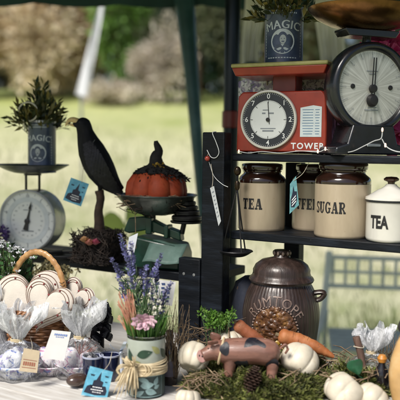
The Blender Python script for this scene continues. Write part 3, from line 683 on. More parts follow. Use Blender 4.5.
mxx = t.nodes.new('ShaderNodeMath'); mxx.operation = 'MULTIPLY_ADD'; t.links.new(nb.outputs['Fac'], mxx.inputs[0]); mxx.inputs[1].default_value = .25; t.links.new(nn.outputs['Fac'], mxx.inputs[2])
t.links.new(ramp(t, mxx.outputs[0], [(.42, (.30, .295, .26)), (.6, (.55, .54, .49)), (.78, (.78, .77, .72))]), b.inputs['Base Color']); b.inputs['Metallic'].default_value = .35; b.inputs['Roughness'].default_value = .34  # conic highlights of brushed metal, painted into the base colour by angle
p = M(); p.lathe([(0, .0305), (RD * .81, .030)], 72, (0, 0, cz), axis='Y', cap=False); p.build('dial_face', mt, bs, fix=False)
fy = -.0315
p = shift(dial_marks(RD * .775, 112, 7, RD * .04, RD * .08, .0003, .0006, fy), (0, 0, cz)); p.build('dial_marks', GREYINK, bs, fix=False)
p = M()
for i in range(16):
    a = 2 * PI * i / 16; put(p, textflat(str(i), RD * .06), flatS(fy - .0002, cz + RD * .66 * math.cos(a), RD * .66 * math.sin(a)))
for (xx, zz, w) in ((0, .36, .28), (0, .3, .16), (.02, -.42, .22), (0, -.48, .34)): p.box((xx * RD, fy - .0002, cz + zz * RD), (w * RD, .0002, RD * .02))
p.build('numerals', GREYINK, bs, fix=False, smooth=False)
for sx_ in (-1, 1):
    p = M(); p.lathe([(.0065, 0), (.006, .002), (.002, .003), (0, .003)], 16, (sx_ * RD * .47, fy + .001, cz + RD * .02), axis='Y'); p.build('screw', INK, bs)
hz = cz - RD * .17; a = R(3)
p = M()
for k in (-1, 1): p.bar((k * .004, fy - .006, hz), (k * .0035 + math.sin(a) * RD * .7, fy - .006, hz + RD * .82), .0026, .0015, (0, 1, 0))
p.lathe([(RD * .135, 0), (RD * .14, .004), (RD * .1, .012), (0, .014)], 28, (0, fy - .001, hz - .012), axis='Y'); p.lathe([(RD * .09, 0), (RD * .085, .008), (0, .01)], 24, (.001, fy - .001, hz + .018), axis='Y'); p.build('needle', INK, bs)
p = M(); pts = [(-RD * .92, .002), (RD * .92, .002), (RD * .9, .02), (RD * .62, .03), (RD * .5, cz - RD * .8), (-RD * .5, cz - RD * .8), (-RD * .62, .03), (-RD * .9, .02)]
p.plate(pts, .09); p.build('base', BLACKENAMEL, bs, bevel=.004)
p = M(); p.box((0, -.048, .026), (RD * .34, .004, .009)); p.build('maker_plate', STEEL, bs, bevel=.002)
nzt = cz + RD * .96
p = M(); p.sweep([(0, 0, nzt), (0, 0, nzt + 7 * mpp)], [.013, .011], 16); p.build('neck', BLACKENAMEL, bs)
p = M(); p.plate([(-26 * mpp, 0), (26 * mpp, 0), (30 * mpp, 5 * mpp), (30 * mpp, 7 * mpp), (-30 * mpp, 7 * mpp), (-30 * mpp, 5 * mpp)], .06, c=(0, 0, nzt + 6.5 * mpp)); p.build('bracket', BLACKENAMEL, bs, bevel=.002)
BRASS = pm('aged_brass', (.2, .1, .035), .26, .95, .6, 12, .2, 40, c2=(.42, .19, .065), stretch=(1, 1, .6))
p = M(); bw = 54 * mpp
def oval(r, z, a): return r * (1 + .12 * math.cos(2 * a))
prof = [(0, 0), (bw * .35, .001), (bw * .62, 4.5 * mpp), (bw * .85, 11 * mpp), (bw * .98, 18 * mpp), (bw, 20.5 * mpp), (bw * .985, 21 * mpp), (bw * .83, 12 * mpp), (bw * .6, 6 * mpp), (bw * .34, .005), (0, .004)]
p.lathe(prof, 64, (0, 0, nzt + 13.6 * mpp), oval); p.build('bowl', BRASS, bs)

# ================================================================== MID SHELF JARS
def canister(word, loc, r, h, label, rz, lh, kx):
    o = thing('canister', label, 'canister', loc, rz, 'stoneware storage canisters on the middle shelf'); zb = h * .70
    p = M(); p.lathe([(0, 0), (r * .95, 0), (r * .99, .003), (r, .008), (r, zb)], 64, cap=False); p.build('body', STONE, o)
    p = M(); p.lathe([(r, zb), (r * 1.004, zb + .001), (r * 1.0, zb + h * .05), (r * .95, zb + h * .085), (r * .86, zb + h * .11), (r * .80, zb + h * .13), (r * .79, zb + h * .15), (r * .83, zb + h * .165), (r * .83, zb + h * .18), (r * .79, zb + h * .185)], 64, cap=False); p.build('glazed_shoulder', BROWNGLAZE, o)
    p = M(); p.lathe([(r * .78, zb + h * .187), (r * .86, zb + h * .19), (r * .88, zb + h * .205), (r * .88, zb + h * .255), (r * .85, zb + h * .275), (r * .7, zb + h * .285), (r * .62, zb + h * .278), (r * .5, zb + h * .28), (r * .25, h * .985), (0, h * .987)], 64); p.build('lid', BROWNGLAZE, o)
    p = M(); putlay(p, slab(word, lh, kx), lambda e: cyl(r, .0005 + e, h * .40)); p.build('lettering', INK, o, fix=False, smooth=False)
    return o
c = on(261, 231.8, Z_MID, .065); D = depth(c); canister('TEA', c, 23.3 * D / FPX, 67 * D / FPX, 'brown topped stoneware canister reading TEA, nearest the post', R(-29), 10.6 * D / FPX, .72)
c = on(311, 232.6, Z_MID, .066); c = Vector((c.x, c.y, c.z)) + SV * .03; D = depth(c); canister('COFFEE', c, 23.3 * D / FPX, 66 * D / FPX, 'brown topped stoneware canister reading COFFEE, behind the sugar one', R(-47), 10.6 * D / FPX, .64)
c = on(341.5, 239.3, Z_MID, .072); D = depth(c); canister('SUGAR', c, 27.6 * D / FPX, 75 * D / FPX, 'brown topped stoneware canister reading SUGAR, beside enamel pot', R(-39), 11.2 * D / FPX, .64)
c = on(389.5, 243.5, Z_MID, .058); D = depth(c); mpp = D / FPX
o = thing('enamel_pot', 'white lidded enamel pot reading TEA at right end of shelf', 'pot', c, R(-42)); r = 24 * mpp; h = 39 * mpp
p = M(); p.lathe([(0, 0), (r * .9, 0), (r * .97, .003), (r, .009), (r, h - .003), (r * 1.02, h), (r * .97, h), (r * .97, h - .02), (0, h - .02)], 64, cap=False); p.build('body', ENAMEL, o)
p = M(); p.lathe([(r * .96, h + .0008), (r * 1.045, h + .001), (r * 1.05, h + .003), (r * 1.045, h + .0045), (r * .9, h + .0046)], 64, cap=False); p.build('rim', BLACKENAMEL, o)
p = M(); p.lathe([(r * 1.02, h + .005), (r * 1.04, h + .006), (r * 1.03, h + .012), (r * .9, h + .016), (r * .55, h + .030), (r * .4, h + .034), (r * .26, h + .04), (r * .2, h + .045), (0, h + .045)], 64); l = p.build('lid', ENAMEL, o)
p = M(); p.lathe([(r * .14, h + .044), (r * .15, h + .05), (r * .3, h + .054), (r * .32, h + .058), (r * .22, h + .063), (0, h + .064)], 32); p.build('knob', pm('brown_knob', (.05, .02, .012), .2, 0, .3, 20, 0, coat=.5), l)
p = M(); put(p, textflat('TEA', 17 * mpp, .045, 1.0), lambda x, z: cyl(r, .0006, h * .5)(x * .62, z), None, (0, 0), .002); p.build('lettering', INK, o, fix=False, smooth=False)
p = M(); p.sweep(smoothpath([(r * .98, 0, h * .8), (r + .02, 0, h * .78), (r + .026, 0, h * .55), (r + .016, 0, h * .32), (r * .98, 0, h * .28)], 5), (.004), 10); p.build('handle', ENAMEL, o)

# ================================================================== RUMTOPF JAR
c = on(281, 367, Z_TABLE, .085); c = S0 + (c - S0); D = 2.0; c = Vector((at(281, 300, D).x, at(281, 300, D).y, Z_TABLE)); mpp = D / FPX
CER = pm('brown_ceramic', (.036, .022, .018), .4, .1, .5, 60, .8, 60, c2=(.08, .05, .042), coat=.12, stretch=(1, 1, .06))
CER2 = pm('brown_ceramic_relief', (.17, .115, .092), .35, .1, .4, 60, .1, 60, c2=(.27, .2, .165), coat=.2)
o = thing('stoneware_jar', 'dark brown lidded ceramic jar reading RUMTOPF with fruit relief', 'jar', c, R(-16)); zt = lambda y: (366.5 - y) * mpp
bp = [(0, 0), (30 * mpp, 0), (33 * mpp, .004), (36.5 * mpp, zt(340)), (38.3 * mpp, zt(322)), (37.6 * mpp, zt(310)), (35 * mpp, zt(299)), (31.5 * mpp, zt(291)), (29.5 * mpp, zt(287.5)), (29 * mpp, zt(285))]
def rumr(z):
    for (a, za), (b_, zb) in zip(bp, bp[1:]):
        if za <= z <= zb and zb > za: return a + (b_ - a) * (z - za) / (zb - za)
    return bp[-1][0]
P2 = [(v.x, v.y) for v in [Vector((a, b_)) for a, b_ in bp]]
body = smoothpath([(a, b_, 0) for a, b_ in bp[1:]], 4)
p = M(); p.lathe([(0, 0)] + [(v.x, v.y) for v in body], 360, fn=lambda r, z, a: r * (1 + .0035 * math.cos(60 * a) + .002 * math.sin(23 * a + z * 30)), cap=False); p.build('body', CER, o)
p = M(); p.lathe([(28 * mpp, zt(286)), (31.5 * mpp, zt(285.5)), (32.5 * mpp, zt(283.5)), (31.5 * mpp, zt(281.5)), (29.5 * mpp, zt(280)), (28.5 * mpp, zt(277)), (28.6 * mpp, zt(274)), (26 * mpp, zt(269)), (20 * mpp, zt(264.5)), (12 * mpp, zt(262.5)), (8.5 * mpp, zt(261.5)), (7.2 * mpp, zt(259)), (8.4 * mpp, zt(256)), (7.6 * mpp, zt(254.5)), (0, zt(254))], 72); l = p.build('lid', CER, o)
p = M()
for k in range(10):
    a = 2 * PI * k / 10; p.ball((8 * mpp * math.cos(a), 8 * mpp * math.sin(a), zt(257.5)), (.004, .004, .007), 8, 6)
p.build('knob', CER2, l)
for sg in (-1, 1):
    p = M(); z0 = zt(299); p.sweep(smoothpath([(sg * 33 * mpp, 0, z0 - .012), (sg * 39 * mpp, 0, z0 - .006), (sg * 43 * mpp, 0, z0 + .008), (sg * 40 * mpp, 0, z0 + .013), (sg * 33 * mpp, 0, z0 + .010)], 4), [(.011, .007)] * 17, 10); p.build('handle', CER, o)
p = M(); mz = zt(328); S = cyl(rumr, .0012); Ra = 28.5 * mpp
for e, dx_ in ((.0012, -.0005), (.0020, .0005), (.0028, 0)):
    vs, fs = textflat('RUMTOPF', 12.6 * mpp, 0, 1.16); put(p, (vs, fs), cyl(rumr, e), arc_map(Ra), (dx_, mz + Ra), .003)
p.build('lettering', CER2, o, fix=False, smooth=False)
p = M(); 
for k in range(46):
    a = 2 * PI * k / 46; q = cyl(rumr, .001)(23.5 * mpp * math.cos(a), mz + 23.5 * mpp * math.sin(a)); p.ball(q, .0032, 8, 6)
p.build('bead_ring', CER2, o)
FRUIT = pm('fruit_relief_glaze', (.10, .042, .018), .36, 0, .7, 70, .5, 110, c2=(.30, .15, .045), coat=.15)
FRUITY = pm('yellow_fruit_glaze', (.34, .2, .03), .36, 0, .5, 60, .4, 90, c2=(.46, .32, .06), coat=.15)
p = M(); py_ = M()
n = 30; S = cyl(rumr, .0016)
p.add([S(0, mz)] + [S(22.5 * mpp * kk / 3 * math.cos(2 * PI * k / n), mz + 22.5 * mpp * kk / 3 * math.sin(2 * PI * k / n)) for kk in (1, 2, 3) for k in range(n)] + [cyl(rumr, -.004)(22.5 * mpp * math.cos(2 * PI * k / n), mz + 22.5 * mpp * math.sin(2 * PI * k / n)) for k in range(n)] + [cyl(rumr, -.004)(0, mz)],
      [(0, 1 + k, 1 + (k + 1) % n) for k in range(n)] + [(1 + j * n + k, 1 + (j + 1) * n + k, 1 + (j + 1) * n + (k + 1) % n, 1 + j * n + (k + 1) % n) for j in range(3) for k in range(n)] + [(1 + 3 * n + k, 4 * n + 1, 1 + 3 * n + (k + 1) % n) for k in range(n)])
for i in range(150):
    a = rnd.uniform(0, 2 * PI); s = 21.5 * mpp * math.sqrt(rnd.random()); x, z = s * math.cos(a), s * math.sin(a); q = cyl(rumr, .0)(x, mz + z)
    k_ = rnd.uniform(.0035, .0080); (py_ if z < -6 * mpp and rnd.random() < .35 else p).ball(q, (k_ * rnd.uniform(.7, 1.5), k_ * .72, k_ * rnd.uniform(.6, 1.3)), 12, 8, .08, Matrix.Rotation(rnd.uniform(-1, 1), 3, 'Y'))
MD = [('REMESH', dict(mode='VOXEL', voxel_size=.0013, use_smooth_shade=True)), ('SMOOTH', dict(factor=.5, iterations=2))]
p.build('fruit_relief', FRUIT, o, mods=MD); py_.build('fruit_relief', FRUITY, o, mods=MD)
o.location.z += .001

# navy cloth bundle standing behind
o = thing('cloth_bundle', 'dark navy cloth bundle in the shadow left of brown jar', 'cloth', shelf(.06, .075, Z_TABLE), -YAW)
p = M(); p.lathe([(0, 0), (.06, 0), (.078, .03), (.07, .1), (.06, .17), (.045, .21), (.02, .228), (0, .23)], 40, fn=lambda r, z, a: r * (1 + .1 * math.sin(5 * a + z * 20) + .05 * math.sin(11 * a - z * 40))); p.build('cloth', pm('navy_cloth', (.004, .007, .018), .8, 0, .4, 20, .3, 120), o)

# ================================================================== BLACK HANGING BALANCE PAN on the shelf post
hp = shelf(.045, -.012, 0); D = depth(hp + Vector((0, 0, 1.2))); zz = lambda y: at(235, y, D).z
o = thing('balance_pan', 'small black balance pan hanging on three rods beside the post', 'balance pan', (at(237, 200, D).x, at(237, 200, D).y, 0), -YAW); mpp = D / FPX
top = zz(178); bot = zz(252)
p = M(); p.ball((0, 0, zz(171)), (.010, .010, .013), 16, 10); p.lathe([(.004, 0), (.007, .006), (.007, .02), (.003, .026)], 14, (0, 0, zz(190))); p.build('finial', pm('dark_brass_knob', (.035, .022, .01), .3, .6, .4, 40, .1), o)
p = M(); p.sweep([(0, 0, zz(192)), (0, 0, zz(172))], .0035, 10); p.build('hanger', IRON, o)
p = M(); pr = 16 * mpp
for k in range(3):
    a = R(80 + 120 * k); p.sweep([(0, 0, zz(188)), (math.cos(a) * pr * .4, math.sin(a) * pr * .35, zz(215)), (math.cos(a) * pr * .9, math.sin(a) * pr * .9, bot + .002)], .0021, 8)
p.build('rods', IRON, o)
p = M(); p.lathe(pan_prof(pr, .014), 40, (0, 0, bot - .014)); p.build('pan', IRON, o)

# ================================================================== CROW ON ITS POT
c = on(99, 265, Z_LOW, .055); D = depth(c); mpp = D / FPX; X = lambda x: (x - 99) * mpp; Zc = lambda y: (265 - y) * mpp
def nest(Mb, c, r, h, n, rad=.0012, seg=5, up_=.35, flat=False):
    for i in range(n):
        a = rnd.uniform(0, 2 * PI); s = math.sqrt(rnd.random()); l = rnd.uniform(.4, 1.1) * r
        p = Vector((c[0] + r * s * math.cos(a), c[1] + r * s * math.sin(a), c[2] + h * rnd.random()))
        b_ = a + PI / 2 + rnd.uniform(-.9, .9); d = Vector((math.cos(b_), math.sin(b_), rnd.uniform(-up_, up_))) * l
        m_ = p + Vector((rnd.uniform(-.2, .2) * l, rnd.uniform(-.2, .2) * l, rnd.uniform(0, .12) * l))
        Mb.sweep([p - d / 2, m_, p + d / 2], [rad, rad * .9, rad * .4], seg, False)
pot = thing('twig_pot', 'dark square pot bound with twigs under the crow', 'pot', c, R(-24))
p = M(); w = 36 * mpp; hh = 29 * mpp
for i in range(420):
    sd = rnd.randrange(4); u = rnd.uniform(-.52, .52) * w; z_ = hh * rnd.uniform(.02, 1.0); q = Matrix.Rotation(sd * PI / 2, 3, 'Z'); an = rnd.uniform(-1.2, 1.2) + (PI / 2 if rnd.random() < .35 else 0); l = rnd.uniform(.012, .03)
    p.sweep([q @ Vector((u - math.cos(an) * l, -w / 2 + rnd.uniform(-.003, .003), max(.001, z_ - math.sin(an) * l))), q @ Vector((u, -w / 2 - .004 + rnd.uniform(-.004, .003), z_)), q @ Vector((u + math.cos(an) * l, -w / 2 + rnd.uniform(-.006, .003), max(.001, z_ + math.sin(an) * l)))], [.0016, .0018, .0007], 5, False)
for i in range(900):
    sd = rnd.randrange(4); q = Matrix.Rotation(sd * PI / 2, 3, 'Z'); p.leaf(q @ Vector((rnd.uniform(-.5, .5) * w, -w / 2 - rnd.uniform(-.002, .004), hh * rnd.uniform(0, 1.08))), (rnd.uniform(-1, 1), rnd.uniform(-1, .2), rnd.uniform(-.5, 1)), rnd.uniform(.006, .012), .004)
p.build('twig_binding', DARKTWIG, pot, fix=False)
p = M(); p.box((0, 0, hh * .48), (w * .95, w * .95, hh * .96)); p.build('pot_body', pm('dark_soil_pot', (.014, .010, .008), .9, 0, .4, 40, .4, 80), pot, bevel=.008)
p = M(); nest(p, (0, 0, hh * .9), w * .48, hh * .25, 150, .0014); p.build('twig_filling', DARKTWIG, pot, fix=False)
PEACH = pm('peach_petal', (.6, .34, .16), .6, 0, .2, 40, .1, 90, c2=(.66, .46, .26)); PINK = pm('pink_petal', (.5, .1, .16), .6, 0, .25, 40, .1, 90, c2=(.6, .2, .24))
def rose(loc, r, mat, label, group=None):
    o = thing('dried_rose', label, 'flower', loc, rnd.uniform(0, 6), group); p = M()
    for ring, (n, k, hh_, op) in enumerate(((3, .35, 1.0, .1), (5, .6, .85, .3), (6, .85, .6, .6), (7, 1.0, .3, .95))):
        for i in range(n):
            a = 2 * PI * i / n + ring * .7; vs = []
            for jj in range(5):
                for ii in range(5):
                    s = ii / 4 - .5; tt = jj / 4; rr_ = r * k * (.35 + .65 * tt ** .7) + r * .15 * op * tt * tt; aa = a + s * (2.4 * PI / n) * (1 - .3 * tt * abs(s))
                    vs.append((rr_ * math.cos(aa), rr_ * math.sin(aa), r * (-.5 + (hh_ + .5) * tt * (1 - .25 * (2 * s) ** 2)) - r * .1 * op * tt ** 3))
            p.add(vs, [(jj * 5 + ii, jj * 5 + ii + 1, jj * 5 + ii + 6, jj * 5 + ii + 5) for jj in range(4) for ii in range(4)])
    p.build('petals', mat, o, fix=False)
    p = M(); p.lathe([(0, -r * .75), (r * .3, -r * .6), (r * .42, -r * .35), (r * .3, -r * .2)], 12); p.build('calyx', pm('calyx_green', (.05, .07, .02), .7), o); return o
def crl(px, py, dd): return at(px, py, D + dd)
rose(crl(84.5, 240, -.075), .0125, PEACH, 'peach dried rose leftmost on the twig pot'); rose(crl(89.5, 243, -.085), .0125, pm('salmon_petal', (.56, .22, .16), .6, 0, .2, 40, .1, 90, c2=(.62, .32, .22)), 'salmon dried rose in middle of the twig pot row'); rose(crl(95.5, 242.5, -.08), .0125, PINK, 'deep pink dried rose beside crow post')
FEATHER = pm('crow_black', (.004, .004, .006), .62, 0, .5, 50, .5, 160, c2=(.012, .012, .016), stretch=(1, 1, .35), spec=.25)
cw = thing('crow_figure', 'black crow figure with pale beak perched on a brown stake', 'crow', c + Vector((0, 0, hh * .95)), 0)
zo = hh * .95; V = lambda x, y, dy=0: Vector((X(x), dy, Zc(y) - zo))
p = M()
spine = [(84.5, 123), (83.5, 129), (85, 137), (87.5, 146), (91, 156), (96, 168), (101, 178), (106, 186), (111, 192), (116.5, 197.5), (121, 201)]
rad = [(4.5, 4.5), (6.6, 7), (7, 7.4), (8.6, 9.6), (11, 12.2), (12.5, 13.4), (12.5, 13), (10.5, 11.4), (7.5, 9), (5, 6.4), (2, 4.6)]
spine = [(x, 123 + (y - 123) * .91) for x, y in spine]; p.sweep([V(x, y) for x, y in spine], [(b_ * 1.1 * mpp, a * 1.1 * mpp) for a, b_ in rad], 24, upv=(0, 1, 0)); p.ball(V(83, 128.3), (7.6 * mpp, 6.8 * mpp, 7.2 * mpp), 20, 14)
p.ball(V(76.5, 127.8), (4 * mpp, 3.2 * mpp, 3.2 * mpp), 14, 10)
for sg in (-1, 1): p.sweep([V(100 + sg * 1, 176, sg * .010), V(100, 190, sg * .008), V(99.5, 200, sg * .006)], [.011, .007, .004], 10)
p.build('body', FEATHER, cw, mods=[('REMESH', dict(mode='VOXEL', voxel_size=.0022, use_smooth_shade=True)), ('SMOOTH', dict(factor=.5, iterations=5))])
for sg in (-1, 1):
    q = smoothpath([V(88, 145, sg * 8.6 * mpp), V(93.5, 157, sg * 12.2 * mpp), V(99, 169, sg * 12.6 * mpp), V(107, 182, sg * 9.4 * mpp), V(116, 192, sg * 5.4 * mpp)], 6); ncl = len(q)
    p = M(); p.sweep(q, [((.2 + .8 * math.sin(PI * min(1, (i + 3) / (ncl + 1.5)))) * 8 * mpp, .003) for i in range(ncl)], 12, upv=(0, 1, 0))
    for i in range(ncl - 1):      # overlapping feathers, longer towards the tail
        d = (q[i + 1] - q[i]).normalized(); x = d.cross(Vector((0, 1, 0))).normalized(); wd_ = (.2 + .8 * math.sin(PI * min(1, (i + 3) / (ncl + 1.5)))) * 8.2 * mpp
        for k in range(5):
            f_ = (k + .5 * (i % 2)) / 4.5 - .5; b0 = q[i] + x * f_ * 2 * wd_ * .95 + Vector((0, sg * (.0036 - .0020 * abs(f_) * 2), 0)); l = .013 + .026 * (i / ncl) ** 1.5; w2 = .0052 + .0018 * (i / ncl); dd = (d + x * f_ * -.15 + Vector((0, sg * .07, 0))).normalized(); nn2 = Vector((0, sg, 0)); s2 = dd.cross(nn2).normalized()
            p.add([b0 - s2 * w2 * .5, b0 + s2 * w2 * .5, b0 + dd * l * .7 + s2 * w2, b0 + dd * l + nn2 * .0006, b0 + dd * l * .7 - s2 * w2, b0 + dd * l * .6 + nn2 * .0016], [(0, 1, 5), (1, 2, 5), (2, 3, 5), (3, 4, 5), (4, 0, 5)])
    p.build('wing', pm('wing_feather', (.005, .005, .007), .45, 0, .5, 60, .3, 200, c2=(.018, .018, .026), spec=.35), cw, fix=False)
p = M(); up_b = [V(79, 126), V(73, 123.6), V(68.5, 124.8), V(65.5, 129.8)]; p.sweep(smoothpath(up_b, 4), [.0105 * (1 - i / 12.6) ** .8 + .0010 for i in range(13)], 14)
p.sweep([V(78, 129.6), V(72, 128.6), V(68, 128.4)], [.0065, .0045, .0012], 12); p.build('beak', pm('horn_beak', (.6, .42, .16), .45, 0, .25, 50, .1, 90, c2=(.68, .54, .3)), cw)
p = M(); p.ball(V(80.5, 126.0, -5.6 * mpp), .0022, 10, 8); p.build('eye', pm('eye_bead', (.03, .025, .02), .1, 0, .1, 30, 0), cw)
p = M(); p.sweep(smoothpath([V(99, 193), V(100.4, 202), V(98.4, 214), V(99.2, 226), V(99, 240)], 5), [.0135, .0145, .0132, .0128, .0132, .013, .0122, .0125, .013, .0128, .0135, .014, .0145, .015, .0152, .0158, .0165, .017, .018, .019, .02], 14); p.build('stake', BARK, cw)
p = M(); p.sweep([Vector((X(84.8), 0, Zc(138.5) - zo)) + Vector((math.cos(a) * 6.9 * mpp, math.sin(a) * 6.9 * mpp, math.cos(a) * -.004)) for a in [2 * PI * i / 24 for i in range(24)]], .0010, 6, closed=True)
p.sweep(smoothpath([V(88, 152, -9 * mpp), V(92, 149, -10.6 * mpp), V(96, 143, -9 * mpp)], 4), .0008, 5); p.build('neck_wire', pm('dull_wire', (.16, .16, .16), .4, .6), cw)

def hang_tag(name, label, corners, d, th, mat, mark_fn, hole, string_to, cat='tag', parts=True):
    """flat card given by its four corner sight points at depth d (upper-left, upper-right, lower-right, lower-left)"""
    P = [at(x, y, d) for x, y in corners]; cc = sum(P, Vector()) / 4; o = thing(name, label, cat, cc)
    Q = [q - cc for q in P]; nrm = (Q[1] - Q[0]).cross(Q[3] - Q[0]).normalized()
    if nrm.y > 0: nrm = -nrm
    p = M(); k = nrm * th; p.add(Q + [q - k for q in Q], [(0, 1, 2, 3), (7, 6, 5, 4), (0, 4, 5, 1), (1, 5, 6, 2), (2, 6, 7, 3), (3, 7, 4, 0)]); p.build('card', mat, o, smooth=False)
    S = lambda u, v, e=.0006: Q[0] * (1 - u) * (1 - v) + Q[1] * u * (1 - v) + Q[2] * u * v + Q[3] * (1 - u) * v + nrm * e
    mark_fn(o, S)
    if string_to is not None:
        a = S(*hole); b_ = Vector(string_to) - cc; p = M(); p.sweep(smoothpath([a, a.lerp(b_, .5) + Vector((.004, -.003, -.004)), b_], 5), .0007, 5); p.build('string', STRING, o)
    return o
TAGBLUE = pm('blue_tag_print', (.12, .40, .56), .5, 0, .25, 50, .02, 90, c2=(.3, .58, .68)); NAVYINK = pm('navy_ink', (.01, .015, .035), .5, 0, .2, 40, 0); WHITEINK = _m['white_ink']
def polyon(Mb, S, pts, e): Mb.add([S(sum(x for x, _ in pts) / len(pts), sum(y for _, y in pts) / len(pts), e)] + [S(x, y, e) for x, y in pts], [(0, 1 + i, 1 + (i + 1) % len(pts)) for i in range(len(pts))])
def witch_marks(o, S):
    p = M()   # a spiky haunted-night silhouette: hill, leaning pointed roof, bats
    polyon(p, S, [(.06, .88), (.12, .66), (.24, .6), (.3, .74), (.32, .44), (.42, .40), (.54, .10), (.58, .40), (.72, .44), (.70, .62), (.84, .58), (.92, .74), (.9, .9), (.5, .94)], .0006)
    for (x, y, s) in ((.22, .26, .1), (.8, .22, .09), (.82, .42, .06)):
        polyon(p, S, [(x - s, y - s * .3), (x - s * .4, y - s * .05), (x - s * .15, y - s * .35), (x, y - s * .15), (x + s * .15, y - s * .35), (x + s * .4, y - s * .05), (x + s, y - s * .3), (x + s * .5, y + s * .4), (x, y + s * .2), (x - s * .5, y + s * .4)], .0007)
    p.build('night_print', NAVYINK, o, fix=False, smooth=False)
    p = M()
    for (x, y, w, h_) in ((.34, .64, .34, .035), (.3, .73, .44, .04), (.38, .82, .28, .03)):
        x0 = x
        while x0 < x + w:
            ww = rnd.uniform(.03, .07); polyon(p, S, [(x0, y), (x0 + ww, y), (x0 + ww, y + h_), (x0, y + h_)], .0011); x0 += ww + .02
    p.build('writing_lines', WHITEINK, o, fix=False, smooth=False)
hang_tag('gift_tag', 'blue gift tag with dark night silhouette hanging from the crow', [(71, 177.5), (89, 184), (81, 206.5), (63, 200)], D - .03, .0008, TAGBLUE, witch_marks, (.62, .05), V(84.8, 140, -7 * mpp) + cw.location)

# ================================================================== PUMPKIN ON THE GREEN BALANCE
c = on(158, 270, Z_LOW, .07); D = depth(c); mpp = D / FPX; X = lambda x: (x - 158) * mpp; Zc = lambda y: (270 - y) * mpp
gsn = thing('balance_scale', 'green cast iron balance scale with wide dark metal pan', 'kitchen scale', c, R(-20))
p = M(); w = 60 * mpp; p.plate([(-w * .42, .0), (w * .5, .0), (w * .5, 14 * mpp), (w * .44, 24 * mpp), (-w * .3, 31 * mpp), (-w * .38, 28 * mpp)], .11); p.build('base', GREENPAINT, gsn, bevel=.006)
p = M(); p.plate([(-w * .6, 34 * mpp), (-w * .5, 48 * mpp), (-w * .2, 50 * mpp), (w * .1, 42 * mpp), (w * .42, 36 * mpp), (w * .44, 27 * mpp), (w * .08, 33 * mpp), (-w * .2, 36 * mpp), (-w * .5, 32 * mpp)], .035); p.build('beam', GREENPAINT, gsn, bevel=.004)
for a_, b_ in (((-w * .12, -.012, 41 * mpp), (.02, .03, .05)), ((w * .2, -.01, 36 * mpp), (.014, .04, .04))): p = M(); p.box(a_, b_); p.build('pivot', GREENPAINT, gsn, bevel=.003)
p = M(); p.sweep([(-w * .1, 0, 46 * mpp), (-w * .1, 0, 53 * mpp)], .009, 12); p.build('pillar', IRON, gsn); p = M(); p.sweep([(w * .42, 0, 34 * mpp), (w * .46, .0, 45 * mpp)], .008, 12); p.build('pillar', IRON, gsn)
for a in (R(20), R(140), R(260)):
    p = M(); p.sweep(smoothpath([(-w * .1, 0, 52 * mpp), (-w * .1 + math.cos(a) * .05, math.sin(a) * .05, 53 * mpp), (-w * .1 + math.cos(a) * .1, math.sin(a) * .1, 66 * mpp)], 4), .004, 8); p.build('pan_arm', IRON, gsn)
pz = 52 * mpp; pr = 40 * mpp
p = M(); p.lathe(pan_prof(pr, 19 * mpp), 60, (-w * .04, 0, pz)); p.build('pan', pm('worn_pan_metal', (.2, .215, .2), .3, .85, .5, 14, .12, 50, c2=(.42, .44, .42)), gsn)
p = M(); p.lathe([(0, 0), (15 * mpp, 0), (16 * mpp, .003), (16 * mpp, .006), (0, .007)], 32, (w * .5, 0, 45 * mpp)); p.build('weight_plate', IRON, gsn)
wl = c + Vector((X(189), -.010, 45 * mpp + .0065)); zs = 0
for k, (r_, h_) in enumerate(((15.5, 5.2), (13.5, 4.8), (11.5, 4.4), (9.5, 4.2), (7.5, 4))):
    o = thing('iron_weight', ['widest black iron weight at bottom of the stack', 'second black iron weight from bottom of the stack', 'middle black iron weight of the stack', 'second black iron weight from top of the stack', 'smallest black iron weight on top of the stack'][k], 'weight', c + Matrix.Rotation(R(-20), 3, 'Z') @ Vector((w * .5, 0, 0)) + Vector((0, 0, 45 * mpp + .0072 + zs)), 0, 'stacked iron weights on the green scale')
    r_ *= mpp * .95; h_ *= mpp; p = M(); p.lathe([(0, 0), (r_ * .9, 0), (r_, h_ * .2), (r_, h_ * .8), (r_ * .9, h_), (r_ * .5, h_), (0, h_ * .9)], 32); p.build('disc', IRON, o); zs += h_ + .0004
    if k < 4: p = M(); p.lathe([(r_ * 1.0, h_ * .45), (r_ * 1.03, h_ * .5), (r_ * 1.0, h_ * .55)], 32, cap=False); p.build('rib', IRON, o)
o = thing('paper_wrap', 'pale green folded paper lying over base of the green scale', 'paper', c + Vector((X(165), -.085, 0)), R(-20))
p = M(); vs = []; ww, hh2 = 38 * mpp, 19 * mpp
for j in range(7):
    for i in range(9):
        s, tt = i / 8 - .5, j / 6; vs.append((s * ww + .006 * tt, -.026 + .052 * tt + .002 * math.sin(i * 1.3 + j), 9 * mpp + hh2 * tt * (1 - .12 * (i / 8)) + .003 * math.sin(i * .9)))
p.add(vs, [(j * 9 + i, j * 9 + i + 1, j * 9 + i + 10, j * 9 + i + 9) for j in range(6) for i in range(8)]); p.build('sheet', pm('pale_green_paper', (.085, .15, .125), .6, 0, .25, 20, .25, 60, c2=(.14, .22, .19)), o, fix=False, mods=[('SOLIDIFY', dict(thickness=.001))])

